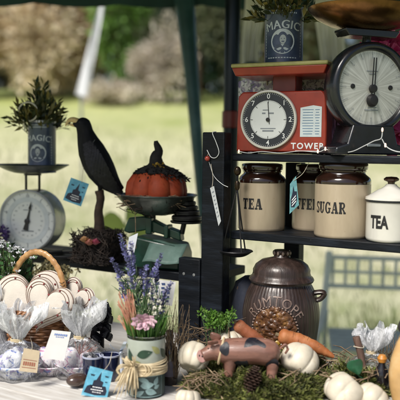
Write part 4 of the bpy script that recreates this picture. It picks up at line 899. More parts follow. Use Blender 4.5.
PCO = M(); ppos = Matrix.Rotation(R(-20), 3, 'Z') @ Vector((-w * .04, 0, 0)); ploc = c + ppos + Vector((0, 0, pz + .010))
nst = thing('straw_nest', 'dark straw nest lining the pan under the orange pumpkin', 'nest', ploc - Vector((0, 0, .006)))
p = M(); nest(p, (0, 0, .004), pr * .72, .03, 190, .0012, 5, .25); p.build('straw', DARKTWIG, nst, fix=False)
p = M()
for (a, b_, c_) in [((X(rnd.uniform(118, 190)), rnd.uniform(-.09, -.03), rnd.uniform(.02, .06)), (X(rnd.uniform(130, 185)), -.085, rnd.uniform(.03, .06)), (X(rnd.uniform(118, 195)), rnd.uniform(-.09, -.02), rnd.uniform(.015, .06))) for _ in range(26)] + list((((X(130), -.05, .05), (X(138), -.06, .02), (X(140), -.07, -.10)), ((X(150), -.075, .03), (X(172), -.08, .055), (X(190), -.06, .05)), ((X(120), -.04, .06), (X(150), -.09, .035), (X(178), -.07, .06)))): p.sweep(smoothpath([a, b_, c_], 5), .0010, 5, False)
p.build('loose_straw', TWIG, nst, fix=False)
pk = thing('pumpkin', 'orange pumpkin wearing a black witch style stem hat', 'pumpkin', ploc, R(10)); pw_ = 31 * mpp; ph = 41 * mpp
def lobed(r, z, a, n=8, d=.17): return r * (1 - d + d * abs(math.cos(n * a / 2)) ** .55)
prof = [(0, ph * .10), (pw_ * .25, ph * .03), (pw_ * .55, .001), (pw_ * .82, ph * .10), (pw_ * .98, ph * .32), (pw_, ph * .5), (pw_ * .95, ph * .7), (pw_ * .78, ph * .88), (pw_ * .5, ph * .98), (pw_ * .25, ph * .96), (0, ph * .88)]
p = M(); p.lathe(prof, 108, fn=lambda r, z, a: lobed(r, z, a)); p.build('flesh', pm('orange_pumpkin_skin', (.30, .045, .015), .62, 0, .4, 16, .35, 60, c2=(.40, .085, .03), spec=.3), pk, angle=60)
p = M(); p.lathe([(pw_ * .66, ph * .9), (pw_ * .7, ph * .93), (pw_ * .52, ph * 1.03), (pw_ * .26, ph * 1.12), (pw_ * .18, ph * 1.2)], 60, fn=lambda r, z, a: r * (1 + .1 * math.sin(9 * a) + .05 * math.sin(17 * a + z * 90)), cap=False)
p.build('hat_brim', pm('black_felt', (.012, .011, .011), .9, 0, .4, 40, .4, 150), pk)
p = M(); p.sweep(smoothpath([(0, 0, ph * 1.05), (-.002, 0, ph * 1.3), (.006, 0, ph * 1.46), (-.001, 0, ph * 1.62), (-.003, 0, ph * 1.70)], 4), [pw_ * .20 * (1 - i / 17) ** 1.4 + .0055 for i in range(17)], 12); p.build('hat_stem', pm('dark_stem', (.011, .009, .008), .8, 0, .5, 40, .5, 90), pk)
p = M()
for k in range(420):
    a = rnd.gauss(-.3, .75); s_ = rnd.uniform(.4, .98) * pw_; p.leaf((s_ * math.cos(a), s_ * math.sin(a), ph * (1.10 - .34 * (s_ / pw_) ** 2)), (math.cos(a), math.sin(a) - .3, rnd.uniform(-1, .2)), rnd.uniform(.007, .017), .006)
for k in range(150):
    a = rnd.uniform(0, 2 * PI); s = rnd.uniform(.3, .8) * pw_; z = ph * (1.12 - .34 * (s / pw_) ** 2) ; p.leaf((s * math.cos(a) * .92, s * math.sin(a) * .92, z), (math.cos(a), math.sin(a), rnd.uniform(-.8, .3)), rnd.uniform(.007, .016), .006)
p.build('hat_lace', pm('black_lace', (.012, .012, .012), .8, 0, .4, 40, .2, 90), pk, fix=False, smooth=False)
p = M()
for k in range(16): p.leaf((rnd.uniform(-.012, .016), -pw_ * .36 + rnd.uniform(-.006, .01), ph * 1.08 + rnd.uniform(-.006, .008)), (rnd.uniform(-1, 1), -.5, rnd.uniform(-.2, 1)), .012, .007)
p.build('hat_flower', leafm('yellow_bits', [(.5, .3, .03), (.3, .2, .05)], .6, .2, 40), pk, fix=False)

# yellow-green leaf of a weed showing between crow and pumpkin
o = thing('weed', 'lime green broad leaf weed growing behind the crow shelf', 'weed', (at(125, 300, 3.8).x, at(125, 300, 3.8).y, 0)); p = M()
zt_ = at(125, 213, 3.8).z; p.sweep(smoothpath([(0, 0, 0), (.03, 0, .5), (0, .02, zt_ - .1), (.01, 0, zt_)], 6), .004, 7); p.build('stem', pm('lime_stem', (.16, .25, .04), .6), o); p = M()
for (x, z, dx_, dz_, l) in ((0, zt_ - .03, 1.0, .5, .17), (0, zt_ - .06, -.9, -.1, .16), (0.02, zt_ - .12, 1, -.2, .13), (0, zt_ - .16, -.8, -.3, .12), (.02, zt_ - .3, .8, .2, .1)):
    d = Vector((dx_, -.2, dz_)).normalized(); n_ = Vector((0, -1, .3)); s_ = d.cross(n_).normalized(); vs = []
    for i in range(9):
        tt = i / 8; ww = l * .5 * math.sin(PI * tt ** .8); q = Vector((x, 0, z)) + d * l * tt; vs += [q - s_ * ww, q + n_ * .008, q + s_ * ww]
    p.add(vs, [(i * 3 + k, i * 3 + k + 1, i * 3 + k + 4, i * 3 + k + 3) for i in range(8) for k in range(2)])
p.build('leaves', leafm('lime_leaf', [(.42, .56, .12), (.5, .6, .18)], .5, .5, 2), o, fix=False)

# ================================================================== TABLE TOP, LEFT
def tpos(px, d): v = at(px, 300, d); return Vector((v.x, v.y, Z_TABLE + .001))
# --- wicker basket of cloth hearts
D = 1.95; c = tpos(38, D); mpp = D / FPX
bk = thing('wicker_basket', 'brown wicker basket with arched cane handle', 'basket', c, R(-22)); r1, r2, hb = 33 * mpp, 25 * mpp, 52 * mpp
p = M(); rows = 19
for k in range(rows):
    s = k / (rows - 1); r = r2 + (r1 - r2) * s ** .8; n = 150; nst_ = 26
    p.sweep([((r + .0026 * math.cos(nst_ / 2 * a + k * PI)) * math.cos(a), (r + .0026 * math.cos(nst_ / 2 * a + k * PI)) * math.sin(a) * .86, .004 + s * hb) for a in [2 * PI * i / n for i in range(n)]], hb / rows * .56, 6, closed=True)
p.build('woven_side', WICKER, bk, fix=False)
p = M()
for i in range(26):
    a = 2 * PI * (i + .5) / 26; p.sweep([(r2 * math.cos(a), r2 * math.sin(a) * .86, 0), (r1 * math.cos(a), r1 * math.sin(a) * .86, hb + .006)], .0024, 6)
p.lathe([(0, .002), (r2, .002), (r2, .006), (0, .007)], 40, fn=lambda r, z, a: r * (1 - .14 * abs(math.sin(a)))); p.build('stakes', WICKER, bk, fix=False)
p = M()
for st in range(3):
    n = 220; p.sweep([((r1 + .001 + .006 * math.cos(14 * a + st * 2 * PI / 3)) * math.cos(a), (r1 + .001 + .006 * math.cos(14 * a + st * 2 * PI / 3)) * math.sin(a) * .86, hb + .006 + .008 * math.sin(14 * a + st * 2 * PI / 3)) for a in [2 * PI * i / n for i in range(n)]], .0045, 7, closed=True)
p.build('braided_rim', WICKER, bk, fix=False)
hp_ = smoothpath([(-r1 * .97, 0, hb * .55), (-r1 * .98, 0, hb + .02), (-r1 * .80, 0, hb + 40 * mpp), (-r1 * .30, 0, hb + 58 * mpp), (r1 * .30, 0, hb + 58 * mpp), (r1 * .80, 0, hb + 40 * mpp), (r1 * .98, 0, hb + .02), (r1 * .97, 0, hb * .55)], 12)
p = M(); p.sweep(hp_, [(.0085 + .0009 * math.sin(i * 1.9), .0058 + .0007 * math.sin(i * 1.9)) for i in range(len(hp_))], 12, upv=(0, 1, 0)); p.build('handle', HANDLE, bk)
for rng in (range(3, 22), range(len(hp_) - 22, len(hp_) - 3)):
    p = M()
    for i in rng:
        q = hp_[i]; d = (hp_[i + 1] - hp_[i - 1]).normalized(); x = Vector((0, 1, 0)); y_ = d.cross(x)
        p.sweep([q + x * .0100 * math.cos(a) + y_ * .0074 * math.sin(a) + d * .001 * math.sin(a) for a in [2 * PI * j / 16 for j in range(16)]], .0011, 5, closed=True)
    p.build('handle_binding', HANDLE, bk, fix=False)
CREAMCLOTH = pm('cream_cloth', (.54, .49, .43), .85, 0, .08, 30, .35, 260); BROWNLINE = pm('brown_stitching', (.20, .13, .1), .8, 0, .3, 60, .2); REDDOT = pm('dark_red_bead', (.2, .03, .03), .5, 0, .3, 60, .1)
def hxy(tt):
    return (16 * math.sin(tt) ** 3 / 17, (13 * math.cos(tt) - 5 * math.cos(2 * tt) - 2 * math.cos(3 * tt) - math.cos(4 * tt)) / 17)
def heart(px, py, d, w, tilt, yaw_, label, lean=-.2):
    loc = at(px, py, d); o = thing('cloth_heart', label, 'heart ornament', loc, yaw_, 'cream cloth hearts in the basket'); s = w / 2
    q = Matrix.Rotation(lean, 3, 'X') @ Matrix.Rotation(tilt, 3, 'Y'); n = 64; p = M()
    def ht(k, sg): return sg * .016 * math.sqrt(max(0, 1 - k ** 2.4)) * (w / .15)
    for sg in (-1, 1):
        vs = [q @ Vector((0, ht(0, sg), 0))]; rings = [.2, .4, .6, .75, .87, .95, 1.0]
        for k in rings: vs += [q @ Vector((hxy(2 * PI * i / n)[0] * s * k, ht(k, sg), hxy(2 * PI * i / n)[1] * s * k)) for i in range(n)]
        fs = [(0, 1 + i, 1 + (i + 1) % n) for i in range(n)]
        for j in range(len(rings) - 1): fs += [(1 + j * n + i, 1 + (j + 1) * n + i, 1 + (j + 1) * n + (i + 1) % n, 1 + j * n + (i + 1) % n) for i in range(n)]
        p.add(vs, fs)
    p.build('padding', CREAMCLOTH, o)
    for k in (.96, .84, .74):
        p = M(); p.sweep([q @ Vector((hxy(2 * PI * i / n)[0] * s * k, ht(k, -1) - .0004, hxy(2 * PI * i / n)[1] * s * k)) for i in range(n)], .0013 if k > .8 else .001, 5, closed=True); p.build('stitched_border', BROWNLINE, o)
    p = M()
    for i in range(11):
        x, z = hxy(2 * PI * (i + .5) / 11); p.ball(q @ Vector((x * s * .79, ht(.79, -1) - .0008, z * s * .79)), .0028, 8, 6)
    p.build('beads', REDDOT, o)
heart(30, 300, 1.93, 80 * mpp, R(-8), R(-12), 'large cream cloth heart at the back of the basket', -.3)
heart(48, 304, 1.885, 60 * mpp, R(16), R(-20), 'cream cloth heart in front of the large one, over basket rim', -.25)
heart(78, 297, 1.93, 44 * mpp, R(26), R(-30), 'small cream cloth heart tilted right of the cane handle', -.2)

# --- flowering herb at the left edge and dried flowers behind the basket
c = tpos(0, 2.02); o = thing('flowering_herb', 'green herb with tiny white flowers at the left edge', 'plant', c, 0)
p = M(); p.lathe([(0, 0), (.04, 0), (.055, .10), (.06, .10), (.06, .115), (.05, .115), (.048, .09), (0, .088)], 40); p.build('pot', pm('grey_pot', (.2, .2, .21), .6, 0, .2, 20, .2, 60), o)
st = M(); L = M(); W_ = M()
for i in range(210):
    a = rnd.uniform(0, 2 * PI); s = rnd.random() ** .6; e = Vector((math.cos(a) * .095 * s, math.sin(a) * .07 * s, .20 + .115 * rnd.random() * (1.1 - .3 * s)))
    st.sweep([(0, 0, .08), (e.x * .7, e.y * .7, .16), e], .0011, 4, False)
    for k in range(7): L.leaf(Vector((e.x * .7, e.y * .7, .16)).lerp(e, k / 6), [rnd.uniform(-1, 1) for _ in range(3)], rnd.uniform(.012, .024), .011)
    if i % 2 == 0:
        for k in range(5): W_.leaf(e + Vector((0, -.003, .004)), (math.cos(k * 1.257 + a), math.sin(k * 1.257 + a) - .5, .5), .0105, .008)
st.build('stems', _m['green_stem'], o, fix=False); L.build('leaves', leafm('herb_leaf', [(.03, .10, .025), (.06, .17, .05), (.12, .24, .08), (.02, .06, .02)], .5, .2, 30), o, fix=False, smooth=False); W_.build('flowers', pm('white_petal', (.66, .66, .68), .7, 0, .1, 30, 0), o, fix=False, smooth=False)
o = thing('violet_flower', 'violet blossom cluster at the left edge beside the dial scale', 'flower', on(-1, 258, Z_LOW, .02)); p = M(); dd = depth(o.location)
p.sweep([(0, 0, 0), (0, 0, .06)], .002, 6); p.build('stem', _m['green_stem'], o); p = M()
for i in range(240): d = Vector([rnd.gauss(0, 1) for _ in range(3)]).normalized(); p.leaf(Vector((0, 0, .075)) + d * .028 * rnd.random() ** .4, d + Vector([rnd.uniform(-.6, .6) for _ in range(3)]), .013, .009)
p.build('petals', leafm('violet_petals', [(.07, .04, .16), (.13, .08, .26), (.05, .03, .1)], .6, .2, 30), o, fix=False, smooth=False)
o = thing('dried_flower_bunch', 'straw coloured dried flower bunch behind the cane handle', 'plant', at(53, 286, 2.22)); o.location.z = Z_TABLE + .001
p = M(); L = M(); zt_ = at(53, 272, 2.22).z - Z_TABLE
for i in range(90):
    e = Vector((rnd.gauss(0, .035), rnd.gauss(0, .03), zt_ + rnd.uniform(-.03, .02))); p.sweep([(0, 0, 0), (e.x * .5, e.y * .5, zt_ * .6), e], .0011, 4, False)
    for k in range(9): L.leaf(e, [rnd.uniform(-1, 1) for _ in range(3)], .013, .008)
p.build('stems', TWIG, o, fix=False); L.build('heads', leafm('straw_heads', [(.26, .22, .1), (.4, .34, .16), (.14, .13, .06)], .8, .2, 30), o, fix=False, smooth=False)

# --- cellophane wrapped gifts
FILM = filmm('cellophane', (1, 1, 1), .09); FRILL = filmm('cellophane_frill', (1, 1, 1), .8)
def cello(px, d, wpx, hb_px, ht_px, label, seed, tilt=0, squash=.8):
    mpp = d / FPX; rg = random.Random(seed); o = thing('cellophane_wrap', label, 'gift wrap', tpos(px, d), R(rg.uniform(-20, 20)))
    r = wpx / 2 * mpp; hb_, ht_ = hb_px * mpp, ht_px * mpp; ph = [rg.uniform(0, 6) for _ in range(8)]
    prof = [(r * .9, .001), (r * 1.0, hb_ * .15), (r * .98, hb_ * .4), (r * .8, hb_ * .65), (r * .45, hb_ * .88), (r * .16, hb_), (r * .2, hb_ + ht_ * .12), (r * .42, hb_ + ht_ * .4), (r * .62, hb_ + ht_ * .72), (r * .72, hb_ + ht_)]
    prof = [(v.x, v.y) for v in smoothpath([(a, b_, 0) for a, b_ in prof], 4)]
    def fn(rr, z, a):
        k = 1 + .05 * math.sin(5 * a + ph[0] + z * 30) + .05 * math.sin(9 * a + ph[1] - z * 50)
        if z > hb_ * .7: k += min(1, (z - hb_ * .7) / (hb_ * .4)) * (.22 * math.sin(8 * a + ph[2] + z * 14) + .16 * math.sin(13 * a + ph[3] - z * 20) + .08 * math.sin(23 * a + ph[4]))
        return rr * k
    p = M(); p.lathe(prof, 110, fn=fn, cap=False)
    p.v = [(x + (tilt * max(0, z - hb_)) + .004 * math.sin(z * 90 + y * 60), y * squash, z + (.012 * math.sin(7 * math.atan2(y, x) + ph[5]) if z > hb_ + ht_ * .8 else 0) + .002 * math.sin(x * 160 + y * 130)) for x, y, z in p.v]
    top_ = M(); top_.v = list(p.v); zn = hb_ * .93; body_f = [f for f in p.f if min(p.v[k][2] for k in f) < zn]; top_.f = [f for f in p.f if min(p.v[k][2] for k in f) >= zn]; p.f = body_f
    p.build('film', FILM, o, fix=False, angle=25); top_.build('frill', FRILL, o, fix=False, angle=25)
    p = M()
    for k in range(3): p.sweep([(r * .2 * math.cos(a) , r * .2 * math.sin(a) * squash, hb_ + .003 * (k - 1) + .001 * math.sin(3 * a)) for a in [2 * PI * i / 24 for i in range(24)]], .0016, 6, closed=True)
    p.build('tie', RAFFIA, o); return o
BLUEFLORAL = printm('blue_floral_print', (.78, .80, .84), [(.04, .10, .42), (.2, .32, .62), (.34, .3, .55)], 36, .57)
PINKFLORAL = printm('pink_floral_print', (.78, .74, .77), [(.5, .2, .36), (.2, .25, .52), (.55, .36, .48)], 38, .58)
def soapdish(px, d, wpx, mat, name, label, hk=1.0, mat2=None):
    mpp = d / FPX; r = wpx / 2 * mpp; o = thing(name, label, 'dish', tpos(px, d), rnd.uniform(0, 3))
    p = M(); p.lathe([(0, 0), (r * .55, 0), (r * .6, .004), (r * .9, .014 * hk), (r, .022 * hk), (r * .97, .0235 * hk), (r * .86, .016 * hk), (r * .5, .008), (0, .008)], 48); p.build('bowl', mat, o)
    for k in range(4):
        p = M(); a = k * 1.6; p.ball((r * .42 * math.cos(a), r * .38 * math.sin(a), .030 + .016 * (k % 2)), (r * .42, r * .30, .024 + .006 * (k % 3)), 16, 10, q=Matrix.Rotation(rnd.uniform(-.5, .5), 3, 'Y')); p.build('wrapped_soap', mat2 or mat, o)
    return o
soapdish(17, 1.84, 54, BLUEFLORAL, 'gift_dish', 'blue floral dish wrapped in cellophane at lower left', 1.6)
cello(17, 1.84, 64, 36, 34, 'gathered cellophane over blue floral dish, nearest the left edge', 3, .1)
soapdish(-12, 1.97, 40, BLUEFLORAL, 'gift_dish', 'blue floral dish cut by left edge behind another', 2.0)
cello(-8, 1.95, 46, 46, 30, 'gathered cellophane cut by left edge beside the basket', 5, -.1)
soapdish(79, 1.855, 50, PINKFLORAL, 'gift_dish', 'pink and white floral dish wrapped in cellophane right of basket', 1.5)
cello(80, 1.855, 60, 38, 34, 'gathered cellophane over pink dish, right of the basket', 8, .06)
soapdish(50, 1.86, 40, PINKFLORAL, 'gift_dish', 'pale pink dish in front of the basket under the white card', 1.2)
o = thing('pink_twigs', 'pink and salmon dried twigs tucked into right cellophane gift', 'dried twigs', tpos(82, 1.86) + Vector((0, 0, .035)))
p = M()
for i in range(34): e = Vector((rnd.gauss(.012, .022), rnd.gauss(-.01, .01), rnd.uniform(.02, .06))); p.sweep([(rnd.uniform(-.015, .01), 0, -.008), e * .5 + Vector((-.004, 0, .004)), e], .0014, 4, False)
p.build('twigs', pm('salmon_twig', (.42, .14, .1), .7, 0, .4, 40, .1, 90, c2=(.55, .3, .2)), o, fix=False)

def card_marks(o, S):
    p = M()
    for (y, x0, x1, h_) in ((.10, .2, .82, .07), (.2, .3, .7, .03)):
        x = x0
        while x < x1: w_ = rnd.uniform(.04, .09); polyon(p, S, [(x, y + rnd.uniform(-.01, .01)), (x + w_, y), (x + w_, y + h_), (x, y + h_)], .0006); x += w_ + .025
    p.build('writing_lines', pm('blue_script_ink', (.16, .24, .5), .5, 0, .2, 40, 0), o, fix=False, smooth=False)
hang_tag('gift_card', 'blank white gift card with blue heading leaning on the pink dish', [(52, 330), (71, 332), (64, 361), (42, 358)], 1.775, .0006, pm('white_card', (.70, .68, .67), .6, 0, .04, 30, .05), card_marks, None, None)
def tan_marks(o, S):
    p = M(); x = .14
    while x < .84: w_ = rnd.uniform(.06, .11); polyon(p, S, [(x, .56), (x + w_, .55), (x + w_, .72), (x, .73)], .0006); x += w_ + .035
    polyon(p, S, [(.1, .46), (.9, .46), (.9, .485), (.1, .485)], .0006); polyon(p, S, [(.1, .8), (.9, .8), (.9, .825), (.1, .825)], .0006); p.build('writing_lines', pm('red_brown_ink', (.3, .1, .06), .6, 0, .2, 40, 0), o, fix=False, smooth=False)
hang_tag('gift_tag', 'small tan paper tag with red brown lettering at lower left', [(24, 348), (40, 351), (37, 373), (19, 371)], 1.745, .0006, pm('tan_paper', (.52, .42, .29), .7, 0, .1, 40, .1), tan_marks, (.5, .05), at(30, 336, 1.86))
hang_tag('gift_tag', 'blue gift tag with dark night silhouette lying before navy cups', [(90, 366), (113, 372), (107, 398.5), (81, 395)], 1.70, .0008, TAGBLUE, witch_marks, (.6, .05), at(112, 352, 1.76))

NAVYGL = pm('navy_glass', (.012, .016, .05), .12, 0, .5, 20, .05, 40, c2=(.05, .06, .14), coat=.7)
for px, d, lab in ((93, 1.80, 'dark navy glass cup behind the blue tag, left of pair'), (110, 1.815, 'dark navy glass cup behind the blue tag, right of pair')):
    o = thing('glass_cup', lab, 'cup', tpos(px, d), 0, 'navy glass cups'); r = 10.5 * d / FPX
    p = M(); p.lathe([(0, 0), (r * .75, 0), (r * .85, .004), (r * .98, .03), (r, .062), (r * .94, .062), (r * .88, .03), (r * .7, .008), (0, .008)], 36); p.build('bowl', NAVYGL, o)
    p = M(); p.lathe([(r * .97, .0605), (r * 1.03, .062), (r * 1.03, .0655), (r * .95, .066)], 36, cap=False); p.build('rim', pm('pale_glass_rim', (.4, .43, .55), .2, 0, .2, 20, 0), o)
o = thing('wooden_spoon', 'dark polished wooden spoon lying left of the blue tag', 'spoon', tpos(77, 1.755), R(40))
p = M(); p.ball((0, 0, .017), (.028, .021, .0155), 24, 14); p.build('bowl', pm('polished_wood', (.07, .04, .03), .25, 0, .5, 20, .05, 60, c2=(.16, .10, .075), coat=.5), o); p = M(); p.sweep(smoothpath([(.022, 0, .018), (.06, .006, .02), (.11, .01, .024)], 5), [.006, .0055, .005, .005, .0048, .0048, .005, .0055, .006, .0055, .004], 10); p.build('handle', _m['polished_wood'], o)
o = thing('black_bow', 'crinkled black ribbon bow behind the right cellophane gift', 'bow', at(102, 330, 1.90)); o.location.z = Z_TABLE + .001; zb = at(102, 318, 1.90).z - Z_TABLE
p = M()
for i in range(60):
    a = rnd.uniform(0, 2 * PI); d = Vector((math.cos(a), .5 * math.sin(a), rnd.uniform(-.5, .6))).normalized(); l = rnd.uniform(.014, .032); s_ = d.cross(Vector((.3, 1, rnd.uniform(-.6, .6)))).normalized(); vs = []; z0 = zb * rnd.uniform(.55, 1.1)
    for k in range(7):
        tt = k / 6; q = Vector((0, 0, z0)) + d * l * math.sin(PI * tt * .62) + Vector((0, -.012 * math.sin(PI * tt), .012 * math.sin(PI * tt))); ww = .003 + .008 * math.sin(PI * tt); vs += [q - s_ * ww, q + s_ * ww]
    p.add(vs, [(2 * k, 2 * k + 1, 2 * k + 3, 2 * k + 2) for k in range(6)])
p.build('ribbon', pm('black_satin', (.008, .008, .012), .35, 0, .4, 20, .3, 90), o, fix=False); p = M(); p.sweep([(0, 0, 0), (0, 0, zb)], .006, 8); p.build('stick', IRON, o)

# --- lavender bunch in a printed jar
D = 1.715; c = tpos(146.5, D); mpp = D / FPX
jr = thing('printed_jar', 'small jar with leaf printed paper tied with raffia bow', 'jar', c, R(-8)); r = 19 * mpp; h = 58 * mpp
GLASS = glassm('clear_glass')
LEAFPRINT = printm('leaf_printed_paper', (.60, .62, .52), [(.035, .085, .05), (.02, .04, .05), (.32, .34, .2)], 26, .53, .55, 1.0)
DARKPRINT = printm('dark_printed_label', (.05, .09, .075), [(.55, .6, .52), (.015, .025, .03), (.2, .3, .24)], 30, .56, .5, 1.2)
p = M(); p.lathe([(0, 0), (r * .93, 0), (r, .004), (r, h * .42)], 56, cap=False); p.build('label', pm('dark_green_label', (.03, .055, .055), .5, 0, .35, 40, .05, 90), jr)
p = M(); p.lathe([(r * .995, h * .42), (r * .98, h * .55), (r * 1.0, h * .7), (r * 1.02, h * .985), (r * 1.0, h)], 56, cap=False); p.build('printed_wrap', pm('pale_printed_wrap', (.33, .36, .31), .4, 0, .12, 30, .08, 90, coat=.3), jr)
def leafdec(Mb, x, z, l, w_, ang, rr, e):
    S = cyl(rr, e); ca, sa = math.cos(ang), math.sin(ang); n = 16; pts = []
    for k in range(n):
        t_ = k / n * 2; u = t_ if t_ <= 1 else 2 - t_; v = w_ * math.sin(PI * u ** .8) * (1 if t_ <= 1 else -1); u = (u - .5) * l; pts.append((x + u * ca - v * sa, z + u * sa + v * ca))
    Mb.add([S(x, z)] + [S(*p_) for p_ in pts], [(0, 1 + k, 1 + (k + 1) % n) for k in range(n)])
p = M(); p2 = M(); p3 = M()
for (x, z, l, w_, an) in ((-.75, .72, .034, .009, 1.9), (.15, .78, .04, .010, .25), (-1.9, .75, .036, .010, .8), (1.3, .76, .034, .009, 2.3), (2.4, .74, .036, .01, 1.0)): leafdec(p, x * r, z * h, l, w_, an, r, .0012)
for (x, z, l, w_, an) in ((.75, .84, .03, .007, 2.4), (-.3, .62, .022, .005, .2), (-1.3, .85, .024, .006, 0.5)): leafdec(p2, x * r, z * h, l, w_, an, r, .0016)
p.build('leaf_print', pm('dark_leaf_ink', (.02, .05, .03), .5, 0, .3, 40, 0), jr, fix=False); p2.build('leaf_print', pm('olive_leaf_ink', (.3, .3, .12), .5, 0, .3, 40, 0), jr, fix=False)
S = cyl(r, .0008); W2 = r * 1.15
for (x0, x1, z0, z1) in ((-W2, W2, .03, .045), (-W2, W2, .385, .40), (-W2, -W2 + .0012, .03, .40), (W2 - .0012, W2, .03, .40)):
    n = 18; p3.add([S(x0 + (x1 - x0) * k / n, h * zz) for k in range(n + 1) for zz in (z0, z1)], [(2 * k, 2 * k + 2, 2 * k + 3, 2 * k + 1) for k in range(n)])
for (x, z, l, w_, an) in ((-.45, .2, .026, .007, .9), (.3, .24, .034, .009, .1), (.5, .12, .03, .008, -.3), (-.1, .10, .024, .006, .5), (-.75, .30, .02, .005, 0), (.05, .33, .03, .006, 2.9), (.78, .3, .022, .006, 1.2), (-.62, .09, .022, .006, 1.6), (.82, .2, .016, .005, .4)): leafdec(p3, x * r, z * h, l, w_, an, r, .0010)
p3.build('label_print', pm('grey_teal_ink', (.22, .33, .33), .5, 0, .35, 60, 0), jr, fix=False)
p = M(); p.lathe([(r * .96, h * .9), (r * .97, h + .002), (r * 1.015, h + .004), (r * 1.015, h + .0075), (r * .95, h + .0075), (r * .92, h * .9)], 56, cap=False); p.build('rim', GLASS, jr)
p = M(); p.lathe([(0, .004), (r * .9, .004), (r * .9, h * .9), (0, h * .92)], 32); p.build('filling', pm('green_filler', (.05, .08, .03), .9, 0, .5, 40, .4), jr)
rf = thing('raffia_bow', 'raffia strands wound and knotted round the printed jar', 'raffia', c + Vector((0, 0, h * .5)), 0); p = M()
for k in range(20):
    z0 = rnd.uniform(-.014, .018); ph = rnd.uniform(0, 6); p.sweep([((r * 1.035 + .0016 * (k % 3)) * math.cos(a), (r * 1.035 + .0016 * (k % 3)) * math.sin(a), z0 + .0025 * math.sin(2 * a + ph)) for a in [2 * PI * i / 40 for i in range(40)]], (.0022), 5, closed=True)
p.build('winding', RAFFIA, rf, fix=False); p = M(); kx, ky = -r * .5, -r * .98
for i in range(80):
    a = rnd.uniform(-.5, 1.0); l = rnd.uniform(.03, .095); e = Vector((kx - l * .55 * rnd.uniform(-.25, 1.1), ky - rnd.uniform(.0, .035), -l * rnd.uniform(.2, .85) + (.05 if i % 5 == 0 else 0)))
    e.z = max(e.z, -h * .5 + .002); p.sweep(smoothpath([(kx, ky, 0), (kx + (e.x - kx) * .45, ky - .012, e.z * .2 + .012), e], 4), [.0014] * 8 + [.0006], 5, False)
for k in range(7):
    sg = -1 if k % 2 else 1; l = rnd.uniform(.02, .045); p.sweep(smoothpath([(kx, ky, 0), (kx + sg * l * .7, ky - .010, .016), (kx + sg * l, ky - .012, .002), (kx + sg * l * .6, ky - .012, -.011), (kx, ky - .003, 0)], 5), .0014, 5, False)
p.ball((kx, ky - .003, 0), (.007, .005, .006), 12, 8); p.build('bow', RAFFIA, rf, fix=False)
mouth = Vector((0, 0, h))
lv = thing('lavender_bunch', 'purple lavender sprigs standing in the printed jar', 'flowers', c + Vector((0, 0, .0)), 0)
LAV = leafm('lavender_bloom', [(.15, .15, .38), (.24, .24, .50), (.11, .11, .28), (.36, .36, .60)], .6, .2, 40)
GSTEM = pm('sage_stem', (.07, .13, .05), .6, 0, .4, 40, .1, 90, c2=(.14, .22, .1)); st = M(); fl = M(); lf = M()
sprigs = [(121, 238), (124, 248), (126, 256), (113, 262), (117, 270), (128, 268), (133, 262), (141, 274), (146, 270), (150, 278), (160, 258), (156, 268), (166, 292), (162, 300), (138, 284), (127, 283), (152, 290), (119, 281), (170, 286), (131, 246)]
for i, (x, y) in enumerate(sprigs):
    dd = D + rnd.uniform(-.02, .05); tip = at(x, y, dd) - lv.location; root = Vector((rnd.uniform(-.5, .5) * r, rnd.uniform(-.5, .5) * r, h * .93)); mid = root.lerp(tip, .5) + Vector((rnd.uniform(-.008, .008), 0, .012)); pa = smoothpath([root, mid, tip], 8)
    st.sweep(pa, [.0017 - .0009 * k / len(pa) for k in range(len(pa))], 5, False); ax = (pa[-1] - pa[-4]).normalized(); L_ = rnd.uniform(.045, .06)
    for w_ in range(9):
        q = tip - ax * L_ * (1 - w_ / 8) + ax * .008; rr = .0105 * (1 - .45 * w_ / 8) * (.8 if w_ % 3 == 0 else 1)
        for k in range(13): a = rnd.uniform(0, 2 * PI); v = Vector((math.cos(a), math.sin(a), rnd.uniform(.2, .9))); fl.leaf(q + Vector([rnd.uniform(-.003, .003) for _ in range(3)]), v, rr, rr * .55)
    for k in range(14):
        q = pa[rnd.randrange(2, len(pa) - 5)]; lf.leaf(q, ax + Vector([rnd.uniform(-.8, .8) for _ in range(3)]), rnd.uniform(.02, .045), .0035)
st.build('stems', GSTEM, lv, fix=False); fl.build('blooms', LAV, lv, fix=False, smooth=False); lf.build('leaves', leafm('sage_leaf', [(.07, .15, .06), (.13, .25, .10), (.2, .3, .16)], .6, .25, 30), lv, fix=False, smooth=False)
o = thing('grass_filler', 'fresh green grass blades filling the printed jar mouth', 'greenery', c); p = M()
for i in range(230):
    a = rnd.uniform(0, 2 * PI); s = rnd.random() ** .5 * r * .85; b0 = Vector((s * math.cos(a), s * math.sin(a), h * .92)); p.leaf(b0, (math.cos(a) * .35, math.sin(a) * .35, 1), rnd.uniform(.03, .085), .0035)
p.build('blades', leafm('fresh_grass', [(.06, .18, .03), (.12, .28, .05), (.2, .36, .09)], .5, .3, 30), o, fix=False, smooth=False)
o = thing('pink_flower', 'pale pink ruffled blossom at mouth of the printed jar', 'flower', at(144, 321, D - .035)); p = M()
for ring, (n, l, zz) in enumerate(((9, 13, -.004), (8, 11.5, .002), (6, 8, .007), (5, 5, .01))):
    for i in range(n):
        a = 2 * PI * i / n + ring * .4; d = Vector((math.cos(a), -.35 + .55 * math.sin(a) * .2, math.sin(a) * .62)); d.y -= .1 * ring; s_ = Vector((-math.sin(a), 0, math.cos(a) * .8)); vs = []
        for k in range(6):
            tt = k / 5; ww = l * mpp * .30 * math.sin(PI * (.12 + .8 * tt)); q = d * l * mpp * tt + Vector((0, -zz - .004 * tt * tt, 0)); vs += [q - s_ * ww + Vector((0, .002, 0)), q, q + s_ * ww + Vector((0, .002, 0))]
        p.add(vs, [(k * 3 + j, k * 3 + j + 1, k * 3 + j + 4, k * 3 + j + 3) for k in range(5) for j in range(2)])
